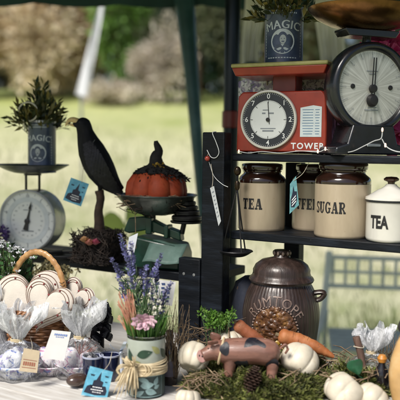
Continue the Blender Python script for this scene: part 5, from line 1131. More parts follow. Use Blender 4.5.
p.build('petals', pm('pale_pink_petal', (.60, .38, .45), .6, 0, .15, 60, .1, 90, c2=(.68, .52, .56)), o, fix=False); p = M(); p.sweep([(0, .006, 0), (0, .03, -.03)], .0016, 6); p.build('stem', GSTEM, o)
o = thing('pink_straw', 'salmon pink dyed straw left of the lavender stems', 'dried straw', c); p = M()
for i in range(70):
    e = at(rnd.uniform(117, 134), rnd.uniform(288, 322), D + rnd.uniform(-.02, .03)) - c; b0 = Vector((-r * .5, -r * .3, h * .9)); p.sweep([b0, b0.lerp(e, .6) + Vector((rnd.uniform(-.006, .006), 0, rnd.uniform(-.004, .01))), e], .0012, 4, False)
p.build('straw', pm('salmon_straw', (.5, .22, .14), .75, 0, .35, 60, .1, 90, c2=(.58, .4, .26)), o, fix=False)
o = thing('white_sprig', 'tiny white filler flowers right of the pink blossom', 'flowers', c); st = M(); p = M()
for i in range(16):
    e = at(rnd.uniform(149, 162), rnd.uniform(294, 316), D + rnd.uniform(-.03, .02)) - c; st.sweep([(r * .2, 0, h * .92), e * .6 + Vector((r * .1, 0, h * .42)), e], .0007, 4, False)
    for k in range(12): d = Vector([rnd.gauss(0, 1) for _ in range(3)]).normalized(); p.leaf(e, d, .007, .005)
st.build('stems', GSTEM, o, fix=False); p.build('flowers', pm('cream_petal', (.68, .66, .56), .7, 0, .1, 30, 0), o, fix=False, smooth=False)
o = thing('dried_twig_bunch', 'grey brown dried twig bunch right of the printed jar', 'dried twigs', tpos(174, 1.78)); p = M()
for i in range(60):
    e = at(rnd.uniform(156, 190), rnd.uniform(296, 340), 1.78 + rnd.uniform(-.03, .03)) - o.location; p.sweep([(rnd.uniform(-.01, .01), rnd.uniform(-.01, .01), .02), e * .55 + Vector((rnd.uniform(-.02, .02), 0, .01)), e], [.0010, .0009, .0004], 4, False)
p.build('twigs', TWIG, o, fix=False)
def blue_card_marks(o, S):
    p = M()
    for i in range(3):
        for j in range(5): polyon(p, S, [(.12 + .26 * i + .02 * j, .12 + .17 * j), (.28 + .26 * i, .10 + .17 * j), (.3 + .26 * i, .19 + .17 * j), (.16 + .26 * i, .21 + .17 * j)], .0006)
    p.build('print', pm('navy_print', (.05, .08, .2), .5, 0, .2, 40, 0), o, fix=False, smooth=False)
hang_tag('gift_tag', 'white paper tag with blue print among the lavender, right side', [(153, 279), (176, 282), (172, 306), (150, 302)], 1.80, .0006, _m['white_card'], blue_card_marks, (.4, .9), c + Vector((.01, 0, h)))
hang_tag('gift_tag', 'narrow pale grey paper tag tilted behind tallest lavender sprigs', [(129, 237), (138, 233), (132.5, 262), (126, 260)], 1.80, .0006, pm('grey_card', (.55, .57, .6), .6, 0, .08, 30, 0), lambda o, S: None, (.4, .95), c + Vector((-.01, 0, h)))
o = thing('glass_bottle', 'dark brown glass bottle between printed jar and white gourds', 'bottle', tpos(170, 1.79)); r_ = 8.5 * 1.79 / FPX
p = M(); p.lathe([(0, 0), (r_ * .9, 0), (r_, .004), (r_, .075), (r_ * .85, .09), (r_ * .4, .104), (r_ * .38, .125), (r_ * .46, .126), (r_ * .46, .133), (0, .133)], 32); p.build('body', pm('brown_bottle_glass', (.03, .018, .014), .08, 0, .5, 20, .03, 40, c2=(.07, .045, .04), coat=.8), o)
p = M(); p.lathe([(r_ * 1.005, .022), (r_ * 1.015, .023), (r_ * 1.015, .06), (r_ * 1.005, .061)], 32, cap=False); p.build('label', pm('grey_violet_label', (.14, .12, .15), .6, 0, .3, 30, .05), o)
o = thing('white_ribbon', 'blue white ribbon loops left of the printed jar', 'ribbon', at(121, 351, 1.735)); o.location.z = max(o.location.z, Z_TABLE); p = M()
for i in range(9):
    a = rnd.uniform(0, 2 * PI); d = Vector((math.cos(a), -.2, .45 * math.sin(a))); s_ = Vector((0, .3, 1)).cross(d).normalized(); vs = []
    for k in range(9): tt = k / 8; q = d * .032 * math.sin(PI * tt * .8) + Vector((0, -.01 * math.sin(2 * PI * tt), .010 * math.sin(PI * tt))); vs += [q - s_ * .005, q + s_ * .005]
    p.add(vs, [(2 * k, 2 * k + 1, 2 * k + 3, 2 * k + 2) for k in range(8)])
p.build('loops', pm('pale_blue_ribbon', (.55, .6, .7), .35, 0, .15, 20, .1), o, fix=False); p = M(); p.sweep([(0, 0, 0), (0.004, 0, -(o.location.z - Z_TABLE) + .001)], .0035, 6); p.build('tail', _m['pale_blue_ribbon'], o)

# ================================================================== TABLE TOP, RIGHT: MOSS BED, GOURDS, PIG, CARROTS
MOSSL = leafm('moss_tufts', [(.09, .12, .02), (.17, .20, .04), (.30, .31, .09), (.05, .07, .02), (.22, .2, .08)], .8, .2, 26)
def mossbed(px0, px1, d, dy, hgt, n, label, seedling=0):
    cx0 = at((px0 + px1) / 2, 300, d); rx = (px1 - px0) / 2 * d / FPX; o = M()
    def hz_(u, v): k = max(0, 1 - u * u - v * v); return hgt * k ** .6 * (.8 + .3 * math.sin(u * 7 + seedling) * math.sin(v * 6 + 1))
    for i in range(n):
        a = rnd.uniform(0, 2 * PI); s = math.sqrt(rnd.random()); u, v = s * math.cos(a), s * math.sin(a); z = hz_(u, v)
        q = Vector((cx0.x + rx * u, cx0.y + dy * v, Z_TABLE + .002 + z * rnd.uniform(.8, 1.06)))
        big = math.sin(u * 13 + v * 4 + seedling) * math.sin(v * 11 - u * 5) > .1
        for k_ in range(2): o.leaf(q + Vector((0, 0, .008 if big else 0)), (u * .7 + rnd.uniform(-1, 1), v * .7 - .2 + rnd.uniform(-1, 1), rnd.uniform(-.2, 1)), rnd.choice((.006, .009, .012, .022)) * rnd.uniform(.7, 1.2), rnd.uniform(.002, .0065))
    nn_ = 40; vs = [(cx0.x + rx * .97 * j / 8 * math.cos(2 * PI * i / nn_), cx0.y + dy * .97 * j / 8 * math.sin(2 * PI * i / nn_), Z_TABLE + .0015 + .88 * hz_(j / 8 * math.cos(2 * PI * i / nn_), j / 8 * math.sin(2 * PI * i / nn_))) for j in range(9) for i in range(nn_)]
    o.add(vs, [(j * nn_ + i, j * nn_ + (i + 1) % nn_, (j + 1) * nn_ + (i + 1) % nn_, (j + 1) * nn_ + i) for j in range(8) for i in range(nn_)])
    return tag(o.build('moss', MOSSL, fix=False, smooth=False), label, 'moss', kind='stuff')
mossbed(186, 338, 1.745, .10, .060, 17000, 'green moss bed under the pig figurine')
def strawbed(px0, px1, d, dy, z0, z1, n, label, mat=TWIG):
    p = M(); a_ = at((px0 + px1) / 2, 300, d); rx = (px1 - px0) / 2 * d / FPX
    for i in range(n):
        q = Vector((a_.x + rnd.uniform(-1, 1) * rx, a_.y + rnd.uniform(-1, 1) * dy, Z_TABLE + rnd.uniform(z0, z1))); b_ = rnd.uniform(0, PI); l = rnd.choice((.012, .03, .05, .075)) * rnd.uniform(.7, 1.2); tk_ = rnd.choice((.5, .8, 1.1, 1.7)); dr = Vector((math.cos(b_), math.sin(b_), rnd.uniform(-.5, .5))) * l
        p.sweep([q - dr / 2, q + Vector((rnd.uniform(-.006, .006), rnd.uniform(-.006, .006), rnd.uniform(0, .010))), q + dr / 2], [.0011 * tk_, .001 * tk_, .0004 * tk_], 4, False)
    return tag(p.build('straw', mat, fix=False), label, 'straw', kind='stuff')
mossbed(256, 330, 1.83, .06, .07, 5000, 'green moss clump round the foot of the brown jar', 2.0)
mossbed(196, 240, 1.86, .05, .06, 3000, 'green moss clump behind the left gourds', 4.0)
mossbed(316, 396, 1.77, .05, .035, 2500, 'sparse moss under the right straw bed', 1.0)
strawbed(200, 330, 1.72, .06, .045, .06, 40, 'loose dry stalks scattered on the moss by the pine cone')
strawbed(186, 222, 1.70, .03, .015, .05, 60, 'dry straw lying at left front of the moss bed')
strawbed(182, 232, 1.86, .03, .06, .13, 130, 'dry fibres heaped behind the left white gourds')
mossbed(314, 392, 1.74, .06, .055, 5000, 'moss tufts among the right white gourds', 3.0)
strawbed(312, 396, 1.74, .06, .03, .07, 90, 'dry straw bed under the right white gourds')
strawbed(316, 350, 1.83, .03, .03, .075, 70, 'dry straw behind the carrot tip')

def gourd(px, py, d, rpx, label, lob=8, flat=.82, tilt=0, stem=True, mat=CREAMPUMP, dep=.14, grp='white gourds lying in the moss and straw'):
    mpp = d / FPX; r = rpx * mpp; o = thing('gourd', label, 'gourd', at(px, py, d), rnd.uniform(0, 3), grp); h = r * flat; q = Matrix.Rotation(tilt, 3, 'X') @ Matrix.Rotation(rnd.uniform(-.3, .3), 3, 'Y'); p = M(); prof = []
    for i in range(19):
        th = -PI / 2 + PI * i / 18; prof.append((r * math.cos(th) ** .85 if 0 < i < 18 else 0.0, h * math.sin(th) * (1 - .22 * math.cos(th) ** 0 * max(0, (abs(math.sin(th)) - .8) / .2))))
    p.lathe(prof, 96, fn=lambda rr, z, a: rr * (1 - dep + dep * abs(math.cos(lob * a / 2)) ** .6)); p.v = [tuple(q @ Vector(v)) for v in p.v]; p.build('flesh', mat, o, angle=70)
    if stem:
        p = M(); p.sweep(smoothpath([(0, 0, h * .7), (.001, 0, h * .95), (r * .12, 0, h * 1.2)], 4), [r * .15, r * .11, r * .09, r * .085, r * .08, r * .08, r * .085, r * .09, r * .1], 9); p.v = [tuple(q @ Vector(v)) for v in p.v]; p.build('stem', STEM, o)
    return o
gourd(194, 357, 1.775, 16.5, 'cream lobed gourd in front of the pig snout, at left of moss', 7, .95, .7)
gourd(229, 344, 1.85, 17, 'white gourd half hidden behind back of the pig', 8, .85, .2)
gourd(188, 399, 1.66, 13, 'white gourd low beside the printed jar, cut by bottom edge', 8, .8, .3)
gourd(299, 362, 1.76, 20.5, 'plain white gourd below the orange carrot', 6, .88, .9, False, dep=.12)
gourd(345, 393, 1.68, 22, 'large white gourd at bottom right in the straw', 6, .85, .8, False, dep=.12)
gourd(372, 399, 1.67, 17, 'small white gourd right of the larger one at bottom', 6, .85, .9, False, dep=.12)
# pear shaped orange gourd cut by the right edge
D = 1.68; mpp = D / FPX; o = thing('pear_gourd', 'tall pale orange gourd cut by the right edge', 'gourd', at(402, 395, D)); o.location.z = Z_TABLE + .001; zq = lambda y: at(402, y, D).z - Z_TABLE - .001
p = M(); p.lathe([(0, 0), (9 * mpp, 0), (13 * mpp, zq(386)), (14 * mpp, zq(372)), (12 * mpp, zq(358)), (9 * mpp, zq(348)), (6.5 * mpp, zq(341)), (4 * mpp, zq(336)), (0, zq(335))], 60, fn=lambda r, z, a: r * (1 + .02 * math.sin(6 * a))); p.build('flesh', pm('pale_orange_skin', (.52, .32, .13), .4, 0, .2, 20, .15, 60, c2=(.6, .44, .24), coat=.2), o)
p = M(); p.sweep(smoothpath([(0, 0, zq(337)), (-.002, 0, zq(332)), (-.010, 0, zq(326)), (-.004, 0, zq(320))], 4), [.009, .008, .007, .0065, .006, .0055, .0055, .005, .005, .005, .0055, .006, .006], 9); p.build('stem', pm('black_stem', (.015, .012, .01), .8, 0, .4, 40, .4), o)

# pig figurine
D = 1.715; mpp = D / FPX; c = tpos(250, D); PS = 1.13; X = lambda x: (x - 243) * mpp * PS; zr = at(243, 379, D).z; z0p = at(243, 355, D).z - zr; Zc = lambda y: z0p + (355 - y) * mpp * PS; mpp0 = mpp; mpp = mpp * PS
pg = thing('pig_figurine', 'brown pink wooden pig figurine with black spots facing left', 'figurine', Vector((c.x, c.y, zr)), R(-6))
PIGM = pm('pig_brown', (.20, .092, .066), .48, 0, .5, 26, .5, 60, c2=(.38, .21, .155), coat=.12, stretch=(.35, 1, 1), specks=[((.07, .032, .022), 60, .64, .8), ((.46, .3, .22), 45, .70, .6)])
p = M()
p.sweep(smoothpath([(X(219), 0, Zc(354)), (X(226), 0, Zc(353.5)), (X(238), 0, Zc(353)), (X(250), 0, Zc(352.5)), (X(260), 0, Zc(353.5)), (X(267), 0, Zc(355))], 4), [(k * mpp, k * .92 * mpp) for k in (9.5, 10.6, 11.4, 12, 12.4, 12.6, 12.8, 12.9, 13, 13, 13, 13, 13, 13, 13, 12.6, 12, 11, 9.6, 7.2, 4)], 24)
p.ball((X(218), -.004, Zc(352.5)), (10 * mpp, 9 * mpp, 9.4 * mpp), 20, 14)
p.sweep([(X(216), -.006, Zc(353)), (X(210.5), -.014, Zc(355)), (X(206.5), -.019, Zc(356.5))], [8 * mpp, 6.3 * mpp, 5.6 * mpp], 18)
for (x, y_) in ((229, -.014), (262, -.014), (227, .012), (260, .014)): p.sweep([(X(x), y_, Zc(359)), (X(x - 1), y_ * 1.15, Zc(368)), (X(x - 1), y_ * 1.15, Zc(380))], [5.8 * mpp, 4.6 * mpp, 4.0 * mpp], 14)
p.build('body', PIGM, pg, mods=[('REMESH', dict(mode='VOXEL', voxel_size=.0018, use_smooth_shade=True)), ('SMOOTH', dict(factor=.5, iterations=6))])
p = M(); q = Matrix.Rotation(R(-38), 3, 'Z'); p.lathe([(0, 0), (5.2 * mpp, 0), (5.8 * mpp, .0015), (5.4 * mpp, .003), (0, .0034)], 24, axis='Y'); p.v = [tuple(q @ Vector(v) + Vector((X(206.4), -.0185, Zc(356.5)))) for v in p.v]; sn = p.build('snout_disc', pm('pig_pink', (.42, .24, .22), .5, 0, .15, 40, .1), pg)
for sg in (-1, 1):
    p = M(); p.ball(q @ Vector((sg * .0045, -.0036, .001)) + Vector((X(206.4), -.0185, Zc(356.5))), (.002, .0012, .0026), 10, 6); p.build('nostril', INK, sn)
for sg, yy in ((-1, -.022), (1, .008)):
    p = M(); b0 = Vector((X(216 + (2 if sg > 0 else 0)), yy, Zc(345.5))); d = Vector((-.25, sg * .35 - .35, .55)).normalized(); s_ = d.cross(Vector((0, 1, .3))).normalized(); vs = []
    for k in range(7): tt = k / 6; ww = 4.6 * mpp * math.sin(PI * (.25 + .72 * tt)); qq = b0 + d * 9 * mpp * tt + Vector((-.006 * tt * tt, -.003 * tt, -.004 * tt * tt)); vs += [qq - s_ * ww, qq + Vector((0, -.003, 0)), qq + s_ * ww]
    p.add(vs, [(k * 3 + j, k * 3 + j + 1, k * 3 + j + 4, k * 3 + j + 3) for k in range(6) for j in range(2)]); p.build('ear', PIGM, pg, fix=False, mods=[('SOLIDIFY', dict(thickness=.003))])
    p = M(); p.ball((X(211.5), yy * .62 - .0085, Zc(350)), .0022, 10, 8); p.build('eye', INK, pg)
p = M(); p.sweep([Vector((X(221), .0 + 10.3 * mpp * math.cos(a) * .96, Zc(353.4) + 11.3 * mpp * math.sin(a))) + Vector((.006 * math.sin(a), 0, 0)) for a in [2 * PI * i / 30 for i in range(30)]], .0032, 8, closed=True); p.build('collar', pm('cream_collar', (.55, .43, .26), .7, 0, .2, 60, .2), pg)
p = M(); p.sweep(smoothpath([(X(267), 0, Zc(350)), (X(271), -.003, Zc(346)), (X(273), .002, Zc(350)), (X(271.5), 0, Zc(353)), (X(274), -.002, Zc(349))], 5), [.0028] * 20 + [.0012], 8); p.build('tail', PIGM, pg)
SPOT = pm('black_spot_paint', (.010, .010, .016), .36, 0, .4, 40, .3, 80, c2=(.03, .03, .04), specks=[((.16, .08, .06), 60, .68, .8)])
for (x, y_, rx_, rz_) in ((247, 345.5, 9.5, 4.6), (237.5, 362, 6.6, 6.4), (262, 361, 5.8, 6.6), (224.5, 349, 4.2, 5.5), (255, 352.5, 2.8, 2.4)):
    n = 22; vs = []
    for ring in (0, .35, .7, 1):
        for i in range(n):
            a = 2 * PI * i / n; k = ring * (1 + .12 * math.sin(3 * a + x)); xx, zz = X(x) + rx_ * mpp * k * math.cos(a), Zc(y_) + rz_ * mpp * k * math.sin(a)
            zz_ = (zz - Zc(353)) / (13.0 * mpp); yb = -12.4 * mpp * .985 * math.sqrt(max(.02, 1 - min(.98, zz_ * zz_))); vs.append((xx, yb - .0010, zz))
    p = M(); p.add(vs, [(j * n + i, j * n + (i + 1) % n, (j + 1) * n + (i + 1) % n, (j + 1) * n + i) for j in range(3) for i in range(n)]); p.build('spot', SPOT, pg, fix=False)

CARROT = pm('carrot_skin', (.34, .11, .032), .62, 0, .35, 22, .7, 50, c2=(.46, .2, .08), specks=[((.14, .06, .03), 50, .64, .7)])
def carrot(pts, d, rads, label, mat=CARROT):
    P = [at(x, y, d + dd) for x, y, dd in pts]; o = thing('carrot', label, 'carrot', P[0], 0, None); pa = smoothpath([q - P[0] for q in P], 6); n = len(pa); mpp = d / FPX
    rr = []
    for i in range(n):
        s = i / (n - 1) * (len(rads) - 1); k = min(int(s), len(rads) - 2); rr.append((rads[k] + (rads[k + 1] - rads[k]) * (s - k)) * mpp * (1 + .04 * math.sin(i * 2.1) + .035 * math.sin(i * .9 + 1)))
    p = M(); ax = (pa[1] - pa[0]).normalized(); p.sweep([pa[0] - ax * rr[0] * .5, pa[0] - ax * rr[0] * .28] + pa, [rr[0] * .35, rr[0] * .8] + rr, 20); p.build('root', mat, o)
    p = M(); p.sweep([pa[0] - ax * rr[0] * .4, pa[0] - ax * rr[0] * .9], rr[0] * .28, 9); p.build('stalk_end', STEM, o)
    p = M()
    for i in range(4, n - 4, 3):
        q = pa[i]; d_ = (pa[i + 1] - pa[i - 1]).normalized(); x = d_.cross(Vector((0, 1, 0))).normalized(); y_ = d_.cross(x); a0 = rnd.uniform(0, 6)
        p.sweep([q + (x * math.cos(a0 + t_) + y_ * math.sin(a0 + t_)) * rr[i] * 1.005 for t_ in [k * .25 for k in range(7)]], .0005, 4, False)
    p.build('root_rings', pm('carrot_ring', (.2, .07, .03), .8), o, fix=False); return o
carrot([(238, 325, .02), (250, 335, .02), (263, 345, .02), (273, 356, -.04), (281, 367, -.05), (284, 378, -.05)], 1.82, [6.2, 7, 6.6, 5, 3.6, 1.6], 'long carrot running down behind the pig rump', pm('dark_carrot_skin', (.28, .085, .035), .62, 0, .35, 22, .7, 50, c2=(.4, .17, .08), specks=[((.12, .05, .025), 50, .62, .7)]))
carrot([(282, 336, 0), (296, 340, 0), (312, 345.5, -.01), (325, 352, -.015), (334, 357, -.02)], 1.80, [7.2, 7.6, 6.3, 4.4, 1.6], 'bright orange carrot lying across the brown jar foot')
# fresh curly greens
o = thing('curly_greens', 'bright green curly leaf tuft before the shelf post', 'greenery', at(216, 326, 1.84)); o.location.z = Z_TABLE + .001; zb = at(216, 330, 1.84).z - Z_TABLE; p = M(); L = M()
for i in range(26):
    e = at(rnd.uniform(201, 233), rnd.uniform(311, 328), 1.84 + rnd.uniform(-.03, .03)) - o.location; p.sweep([(rnd.uniform(-.01, .01), rnd.uniform(-.01, .01), 0), e * .7, e], .0014, 5, False)
    for k in range(30): d = Vector([rnd.gauss(0, 1) for _ in range(3)]).normalized(); L.leaf(e + d * .010 * rnd.random(), d + Vector((0, -.2, .4)), rnd.uniform(.006, .013), .006)
p.build('stalks', GSTEM, o, fix=False); L.build('leaves', leafm('curly_leaf', [(.07, .2, .02), (.15, .34, .04), (.28, .46, .10), (.04, .12, .02)], .5, .3, 40), o, fix=False, smooth=False)
# pine cone
D = 1.675; o = thing('pine_cone', 'dark brown pine cone below the pig belly', 'pine cone', at(252, 381, D), 0); mpp = D / FPX; q = Matrix.Rotation(R(20), 3, 'Y') @ Matrix.Rotation(R(-15), 3, 'X'); p = M(); L_ = 26 * mpp
for ring in range(11):
    s = ring / 10; rr = 8 * mpp * math.sin(PI * (.12 + .80 * s)) ** .8
    for k in range(8):
        a = 2 * PI * (k + .5 * (ring % 2)) / 8; ctr = Vector((0, 0, L_ * (s - .5))); out = Vector((math.cos(a), math.sin(a), .35)); s_ = Vector((-math.sin(a), math.cos(a), 0)); t0, t1 = ctr + out * rr * .3, ctr + out * rr; w_ = rr * .42; n_ = out.cross(s_) * .0016
        p.add([q @ v for v in (t0 - s_ * w_ * .4, t0 + s_ * w_ * .4, t1 + s_ * w_, t1 + out * .003, t1 - s_ * w_, t1 + n_ * 2 + out * .001)], [(0, 1, 2, 5), (2, 3, 5), (3, 4, 5), (4, 0, 5), (0, 4, 3, 2, 1)])
p.build('scales', pm('cone_scale', (.05, .026, .018), .6, 0, .5, 60, .2, 90, c2=(.14, .085, .06)), o, smooth=False); p = M(); p.sweep([q @ Vector((0, 0, -L_ * .5)), q @ Vector((0, 0, L_ * .5))], 2.6 * mpp, 10); p.build('core', BARK, o)
# cellophane gift with bark stick, ribbon and dark bottle at the right
cello(373, 1.80, 50, 33, 24, 'crumpled clear cellophane at right, around the bark stick', 21, .1)
o = thing('bark_stick', 'brown bark stick leaning in the right cellophane', 'stick', at(364, 366, 1.765)); p = M(); e = at(357, 340, 1.765) - o.location; p.sweep(smoothpath([(0, 0, -.02), e * .5, e, e * 1.12], 4), [(.0105, .009)] * 13, 12); p.build('stick', pm('stick_bark', (.13, .075, .055), .75, 0, .45, 50, .6, 90, c2=(.24, .15, .12), stretch=(1, 1, .3)), o)
p = M(); p.sweep([e * .75 + Vector((math.cos(a) * .0125, math.sin(a) * .011, .001 * math.sin(2 * a))) for a in [2 * PI * i / 20 for i in range(20)]], .0012, 5, closed=True); p.build('string', STRING, o)
o = thing('green_ribbon', 'glossy dark green ribbon leaf above the large white gourd', 'ribbon', at(354, 367, 1.70)); P = [(-9, 0), (-6, 7), (0, 8), (6, 10), (10, 5), (8, -5), (4, -9), (1, -6), (-4, -4)]; mpp = 1.7 / FPX; p = M()
n = len(P); vs = [(0, -.006, .002)] + [(x * mpp, -.002 + .004 * math.sin(i * 2), z * mpp) for i, (x, z) in enumerate(P)]; p.add(vs, [(0, 1 + i, 1 + (i + 1) % n) for i in range(n)]); p.build('leaf', pm('green_satin', (.01, .075, .03), .25, 0, .4, 20, .15, 60, c2=(.03, .15, .07)), o, fix=False, mods=[('SOLIDIFY', dict(thickness=.0012)), ('SUBSURF', dict(levels=2, render_levels=2))]); p = M(); p.sweep([(4 * mpp, 0, -8 * mpp), (14 * mpp, .01, -16 * mpp)], .002, 6); p.build('tail', _m['green_satin'], o)
o = thing('small_bottle', 'black small bottle with orange stopper at right edge', 'bottle', tpos(384, 1.72)); zt_ = at(384, 364, 1.72).z - Z_TABLE; r_ = 8 * 1.72 / FPX
p = M(); p.lathe([(0, 0), (r_, 0), (r_ * 1.05, .006), (r_, zt_ * .62), (r_ * .8, zt_ * .8), (r_ * .45, zt_ * .92), (r_ * .42, zt_), (0, zt_)], 32); p.build('body', pm('black_glass', (.01, .009, .012), .15, 0, .4, 20, .03, coat=.5), o); p = M(); p.lathe([(0, zt_ + .0005), (r_ * .5, zt_ + .001), (r_ * .62, zt_ + .01), (r_ * .4, zt_ + .018), (0, zt_ + .02)], 20); p.build('stopper', pm('orange_stopper', (.5, .2, .03), .4, 0, .3, 30, .1), o)
o = thing('twig_bundle', 'thin dark twigs bundled at right edge beside cellophane', 'dried twigs', tpos(386, 1.86)); p = M()
for i in range(60):
    e = at(rnd.uniform(376, 406), rnd.uniform(332, 356), 1.86 + rnd.uniform(-.02, .03)) - o.location; p.sweep([(rnd.uniform(-.01, .01), 0, .002), e * .5 + Vector((rnd.uniform(-.02, .02), rnd.uniform(-.01, .01), 0)), e], [.0012, .0010, .0004], 4, False)
p.build('twigs', TWIG, o, fix=False)

# ================================================================== SMALL HANGING THINGS ON THE SHELVES
WIRE = pm('white_wire', (.55, .56, .56), .4, 0, .1, 40, 0)
pf = depth(shelf(-.01, -.034, 1.3))
def onpost(px, py):
    k = ray(px, py); q0 = shelf(0, -.0325, 1.2); return EYE + k * ((q0 - EYE).dot(SV) / k.dot(SV))
o = thing('wire_hook', 'bent white wire hook over top of the black post', 'hook', at(213, 145, pf)); Q = lambda x, y, dd=0: onpost(x, y) + SV * dd - o.location
p = M(); p.sweep(smoothpath([Q(207, 150), Q(211, 157), Q(216, 157.5), Q(219, 152), Q(216, 142), Q(212.5, 133), Q(214, 131.5, .012)], 6), .0012, 7); p.build('wire', WIRE, o)
p = M(); p.sweep(smoothpath([Q(209, 162), Q(214, 176), Q(222, 184), Q(228, 187)], 6), .0009, 6); p.build('string', WIRE, o)
o = thing('red_berry', 'small red berry bead tied on the black post', 'bead', onpost(208.5, 158.5) - SV * .006); p = M(); p.ball((0, 0, 0), .0075, 18, 12); p.build('berry', pm('berry_red', (.3, .035, .02), .25, 0, .3, 40, .05, coat=.4), o); p = M(); p.sweep([(0, 0, .007), (.002, 0, .013)], .0012, 6); p.build('stalk', TWIG, o)
def feather_marks(o, S):
    p = M()
    for k in range(7): polyon(p, S, [(.25, .12 + .11 * k), (.75 - .05 * (k % 3), .12 + .11 * k), (.72 - .05 * (k % 3), .15 + .11 * k), (.25, .15 + .11 * k)], .0006)
    p.build('writing_lines', GREYINK, o, fix=False, smooth=False)
hang_tag('paper_tag', 'narrow white paper tag hanging down the black post', [(210, 188), (214, 186), (221, 221), (218.5, 226)], pf - .014, .0006, pm('grey_white_card', (.5, .52, .52), .7, 0, .1, 40, .05), feather_marks, (.4, .04), onpost(211, 164))
dcf = depth(shelf(.235, .02, 1.2))
def cof_marks(o, S):
    p = M(); polyon(p, S, [(.1, .55), (.35, .4), (.5, .2), (.62, .42), (.9, .5), (.85, .8), (.5, .92), (.15, .82)], .0006); p.build('print', NAVYINK, o, fix=False, smooth=False)
    p = M()
    for k in range(3): polyon(p, S, [(.25, .6 + .09 * k), (.75, .58 + .09 * k), (.75, .62 + .09 * k), (.25, .64 + .09 * k)], .0011)
    p.build('writing_lines', WHITEINK, o, fix=False, smooth=False)
hang_tag('gift_tag', 'blue green gift tag hanging between the TEA and COFFEE canisters', [(290, 184), (296, 176), (299, 205), (289.5, 214)], dcf, .0008, pm('teal_tag_print', (.13, .33, .36), .5, 0, .3, 60, .02, 90, c2=(.3, .48, .4)), cof_marks, (.6, .05), shelf(.245, .03, Z_UP - .021))
# fairy lights along the shelf edge
o = thing('fairy_lights', 'white wired fairy lights strung along upper shelf edge', 'string lights', shelf(.02, 0, Z_UP + .003), -YAW)
def on2(px, py):
    d_ = depth(shelf(.3, .02, Z_UP))
    k = ray(px, py); 
    # meets the upright plane through the shelf's front edge
    nrm = SV; q0 = shelf(0, .016, Z_UP); t_ = (q0 - EYE).dot(nrm) / k.dot(nrm); return EYE + k * t_
inv = Matrix.Rotation(YAW, 3, 'Z'); loc0 = o.location.copy(); LQ = lambda x, y: inv @ (on2(x, y) - loc0)
pth = [(238, 151), (248, 153), (262, 151.5), (280, 153), (300, 151), (318, 152), (326, 149.5), (338, 152.5), (352, 151.5), (364, 146), (374, 141), (381, 138.5), (382.5, 131)]
p = M(); p.sweep(smoothpath([LQ(*q) for q in pth], 6), .0011, 6); p.sweep(smoothpath([LQ(*q) for q in ((382, 139), (386, 146), (392, 150), (400, 152), (412, 152))], 6), .0011, 6); p.build('wire', WIRE, o)
mt, t, b = nt('warm_bulb'); b.inputs['Base Color'].default_value = (.8, .6, .5, 1); b.inputs['Emission Color'].default_value = (1, .72, .55, 1); b.inputs['Emission Strength'].default_value = .9
for (x, y) in ((239, 152), (325.5, 149.5), (382.5, 130.5), (385.5, 146), (318, 152)):
    p = M(); q = LQ(x, y); p.sweep([q + Vector((0, -.001, -.003)), q + Vector((0, -.001, .001)), q + Vector((0, -.001, .005)), q + Vector((0, -.001, .007))], [.0018, .0026, .0022, .0008], 10); p.build('bulb', mt, o)
# things behind the scales on the upper shelf
o = thing('gift_bag', 'lavender and white printed gift bag behind the red scale', 'bag', shelfpx(281, .215, Z_UP + .001), -YAW); p = M(); LAVPRINT = printm('lavender_print', (.75, .74, .76), [(.2, .16, .3), (.1, .14, .1), (.35, .3, .4)], 30, .54)
p.plate([(-.135, 0), (.135, 0), (.14, .215), (.1, .222), (0, .218), (-.1, .224), (-.138, .216)], .05); p.build('bag', LAVPRINT, o, bevel=.003); p = M(); p.sweep(smoothpath([(-.04, -.026, .2), (-.035, -.028, .226), (0, -.03, .236), (.035, -.028, .226), (.04, -.026, .2)], 6), .002, 6); p.build('handle', STRING, o)
o = thing('paper_pompom', 'big hot pink tissue paper pompom behind the black scale', 'paper flower', Vector((at(391, 92, 2.06).x, at(391, 92, 2.06).y, Z_UP + .001))); p = M(); zc_ = at(380, 92, 2.06).z - Z_UP
for i in range(700):
    d = Vector([rnd.gauss(0, 1) for _ in range(3)]).normalized(); q = Vector((0, 0, zc_)) + Vector((d.x * .10, d.y * .05, d.z * .155)) * rnd.uniform(.5, 1.0)
    if q.z > .005: p.leaf(q, d + Vector([rnd.uniform(-.5, .5) for _ in range(3)]), .045, .04)
p.build('petals', leafm('pink_tissue', [(.82, .08, .34), (.88, .18, .46), (.7, .05, .26), (.88, .42, .58)], .7, .5, 14, .7), o, fix=False, smooth=False); p = M(); p.sweep([(0, 0, 0), (0, 0, zc_)], .006, 8); p.build('stick', GSTEM, o)
o = thing('lilac_ribbon', 'lilac ribbon bunch squeezed between red and black scales', 'ribbon', shelf(.285, .13, Z_UP + .001), -YAW); p = M()
for k in range(7):
    vs = []
    for j in range(14): tt = j / 13; w_ = .008; vs += [(-.02 + k * .006 + .005 * math.sin(tt * 7 + k) - w_, .008 * k - .02, .19 * tt), (-.02 + k * .006 + .005 * math.sin(tt * 7 + k) + w_, .008 * k - .02 + .004 * math.sin(tt * 9), .19 * tt)]
    p.add(vs, [(2 * j, 2 * j + 1, 2 * j + 3, 2 * j + 2) for j in range(13)])
p.build('strands', pm('lilac_cloth', (.25, .13, .25), .5, 0, .3, 20, .1, 60, c2=(.4, .26, .4)), o, fix=False)

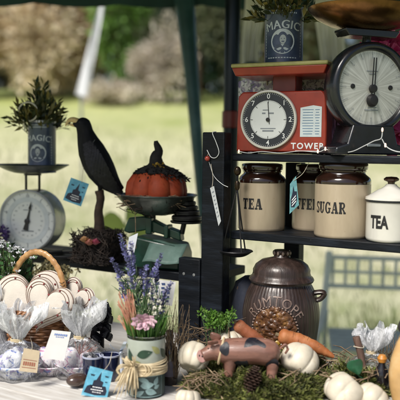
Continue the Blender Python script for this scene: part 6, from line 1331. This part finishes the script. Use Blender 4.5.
# ------------------------------------------------------------------ garden chair out on the grass
D = 3.6; cc = at(376, 300, D); o = thing('garden_chair', 'grey blue metal garden chair with latticed back on the grass', 'chair', (cc.x, cc.y, 0), R(-8)); CH = pm('grey_blue_metal', (.72, .77, .78), .55, .2, .2, 10, .05, 40); zq = lambda y: at(368, y, D).z; xw = .255
bk_ = M(); zt_, zb_ = zq(258), zq(287)
for z in (zt_, (zt_ + zb_) / 2, zb_): bk_.box((0, 0, z), (xw * 2, .016, .022 if z != (zt_ + zb_) / 2 else .014))
bk_.build('back_rails', CH, o, bevel=.003); p = M()
for k in range(8): p.box((-xw + .04 + k * (xw * 2 - .08) / 7, .001, (zt_ + zb_) / 2), (.015, .01, zt_ - zb_ - .02))
p.build('back_slats', CH, o, bevel=.002)
for sg in (-1, 1):
    p = M(); p.sweep([(sg * (xw - .02), .0, zt_ + .03), (sg * (xw + .0), -.03, zb_ - .1), (sg * (xw + .12), -.16, 0)], .017, 10); p.build('leg', CH, o); p = M(); p.sweep([(sg * (xw - .01), -.02, zb_ - .12), (sg * (xw - .01), .2, .2), (sg * (xw - .01), .34, 0)], .012, 10); p.build('leg', CH, o)
p = M()
for k in range(7): p.box((0, -.06 - k * .06, .45), (xw * 2 - .04, .04, .014))
p.box((-xw + .03, -.24, .438), (.02, .42, .01)); p.box((xw - .03, -.24, .438), (.02, .42, .01)); p.build('seat', pm('pale_seat_paint', (.66, .7, .6), .5, 0, .2, 10, .05, 40), o, bevel=.002)
for sg in (-1, 1): p = M(); p.sweep([(sg * (xw - .03), -.42, .44), (sg * (xw - .03), -.44, 0)], .012, 10); p.build('leg', CH, o)

# ------------------------------------------------------------------ daylight
w = bpy.data.worlds.new('World'); scene.world = w; w.use_nodes = True; t = w.node_tree; bg = t.nodes['Background']
SUN_EL, SUN_AZ = R(50), R(218)          # azimuth measured clockwise from +Y (north); the sun stands behind us to the left
sky = t.nodes.new('ShaderNodeTexSky'); sky.sky_type = 'NISHITA'; sky.sun_disc = False; sky.sun_elevation = SUN_EL; sky.sun_rotation = SUN_AZ; sky.dust_density = 2.5; sky.air_density = 1.0
t.links.new(sky.outputs[0], bg.inputs[0]); bg.inputs[1].default_value = .11
sl = bpy.data.lights.new('sun', 'SUN'); sl.energy = 4.9; sl.angle = R(20); sl.color = (1, .965, .90); so = bpy.data.objects.new('sun', sl); col.objects.link(so)
sd = Vector((math.sin(SUN_AZ) * math.cos(SUN_EL), math.cos(SUN_AZ) * math.cos(SUN_EL), math.sin(SUN_EL)))
so.rotation_euler = (-sd).to_track_quat('-Z', 'Y').to_euler(); so.location = (0, 0, 10)

scene.view_settings.view_transform = 'Standard'; scene.view_settings.look = 'None'; scene.view_settings.exposure = 0; scene.view_settings.gamma = 1
scene.cycles.max_bounces = 8; scene.cycles.transparent_max_bounces = 16; scene.cycles.caustics_reflective = False; scene.cycles.caustics_refractive = False
scene.cycles.use_denoising = True
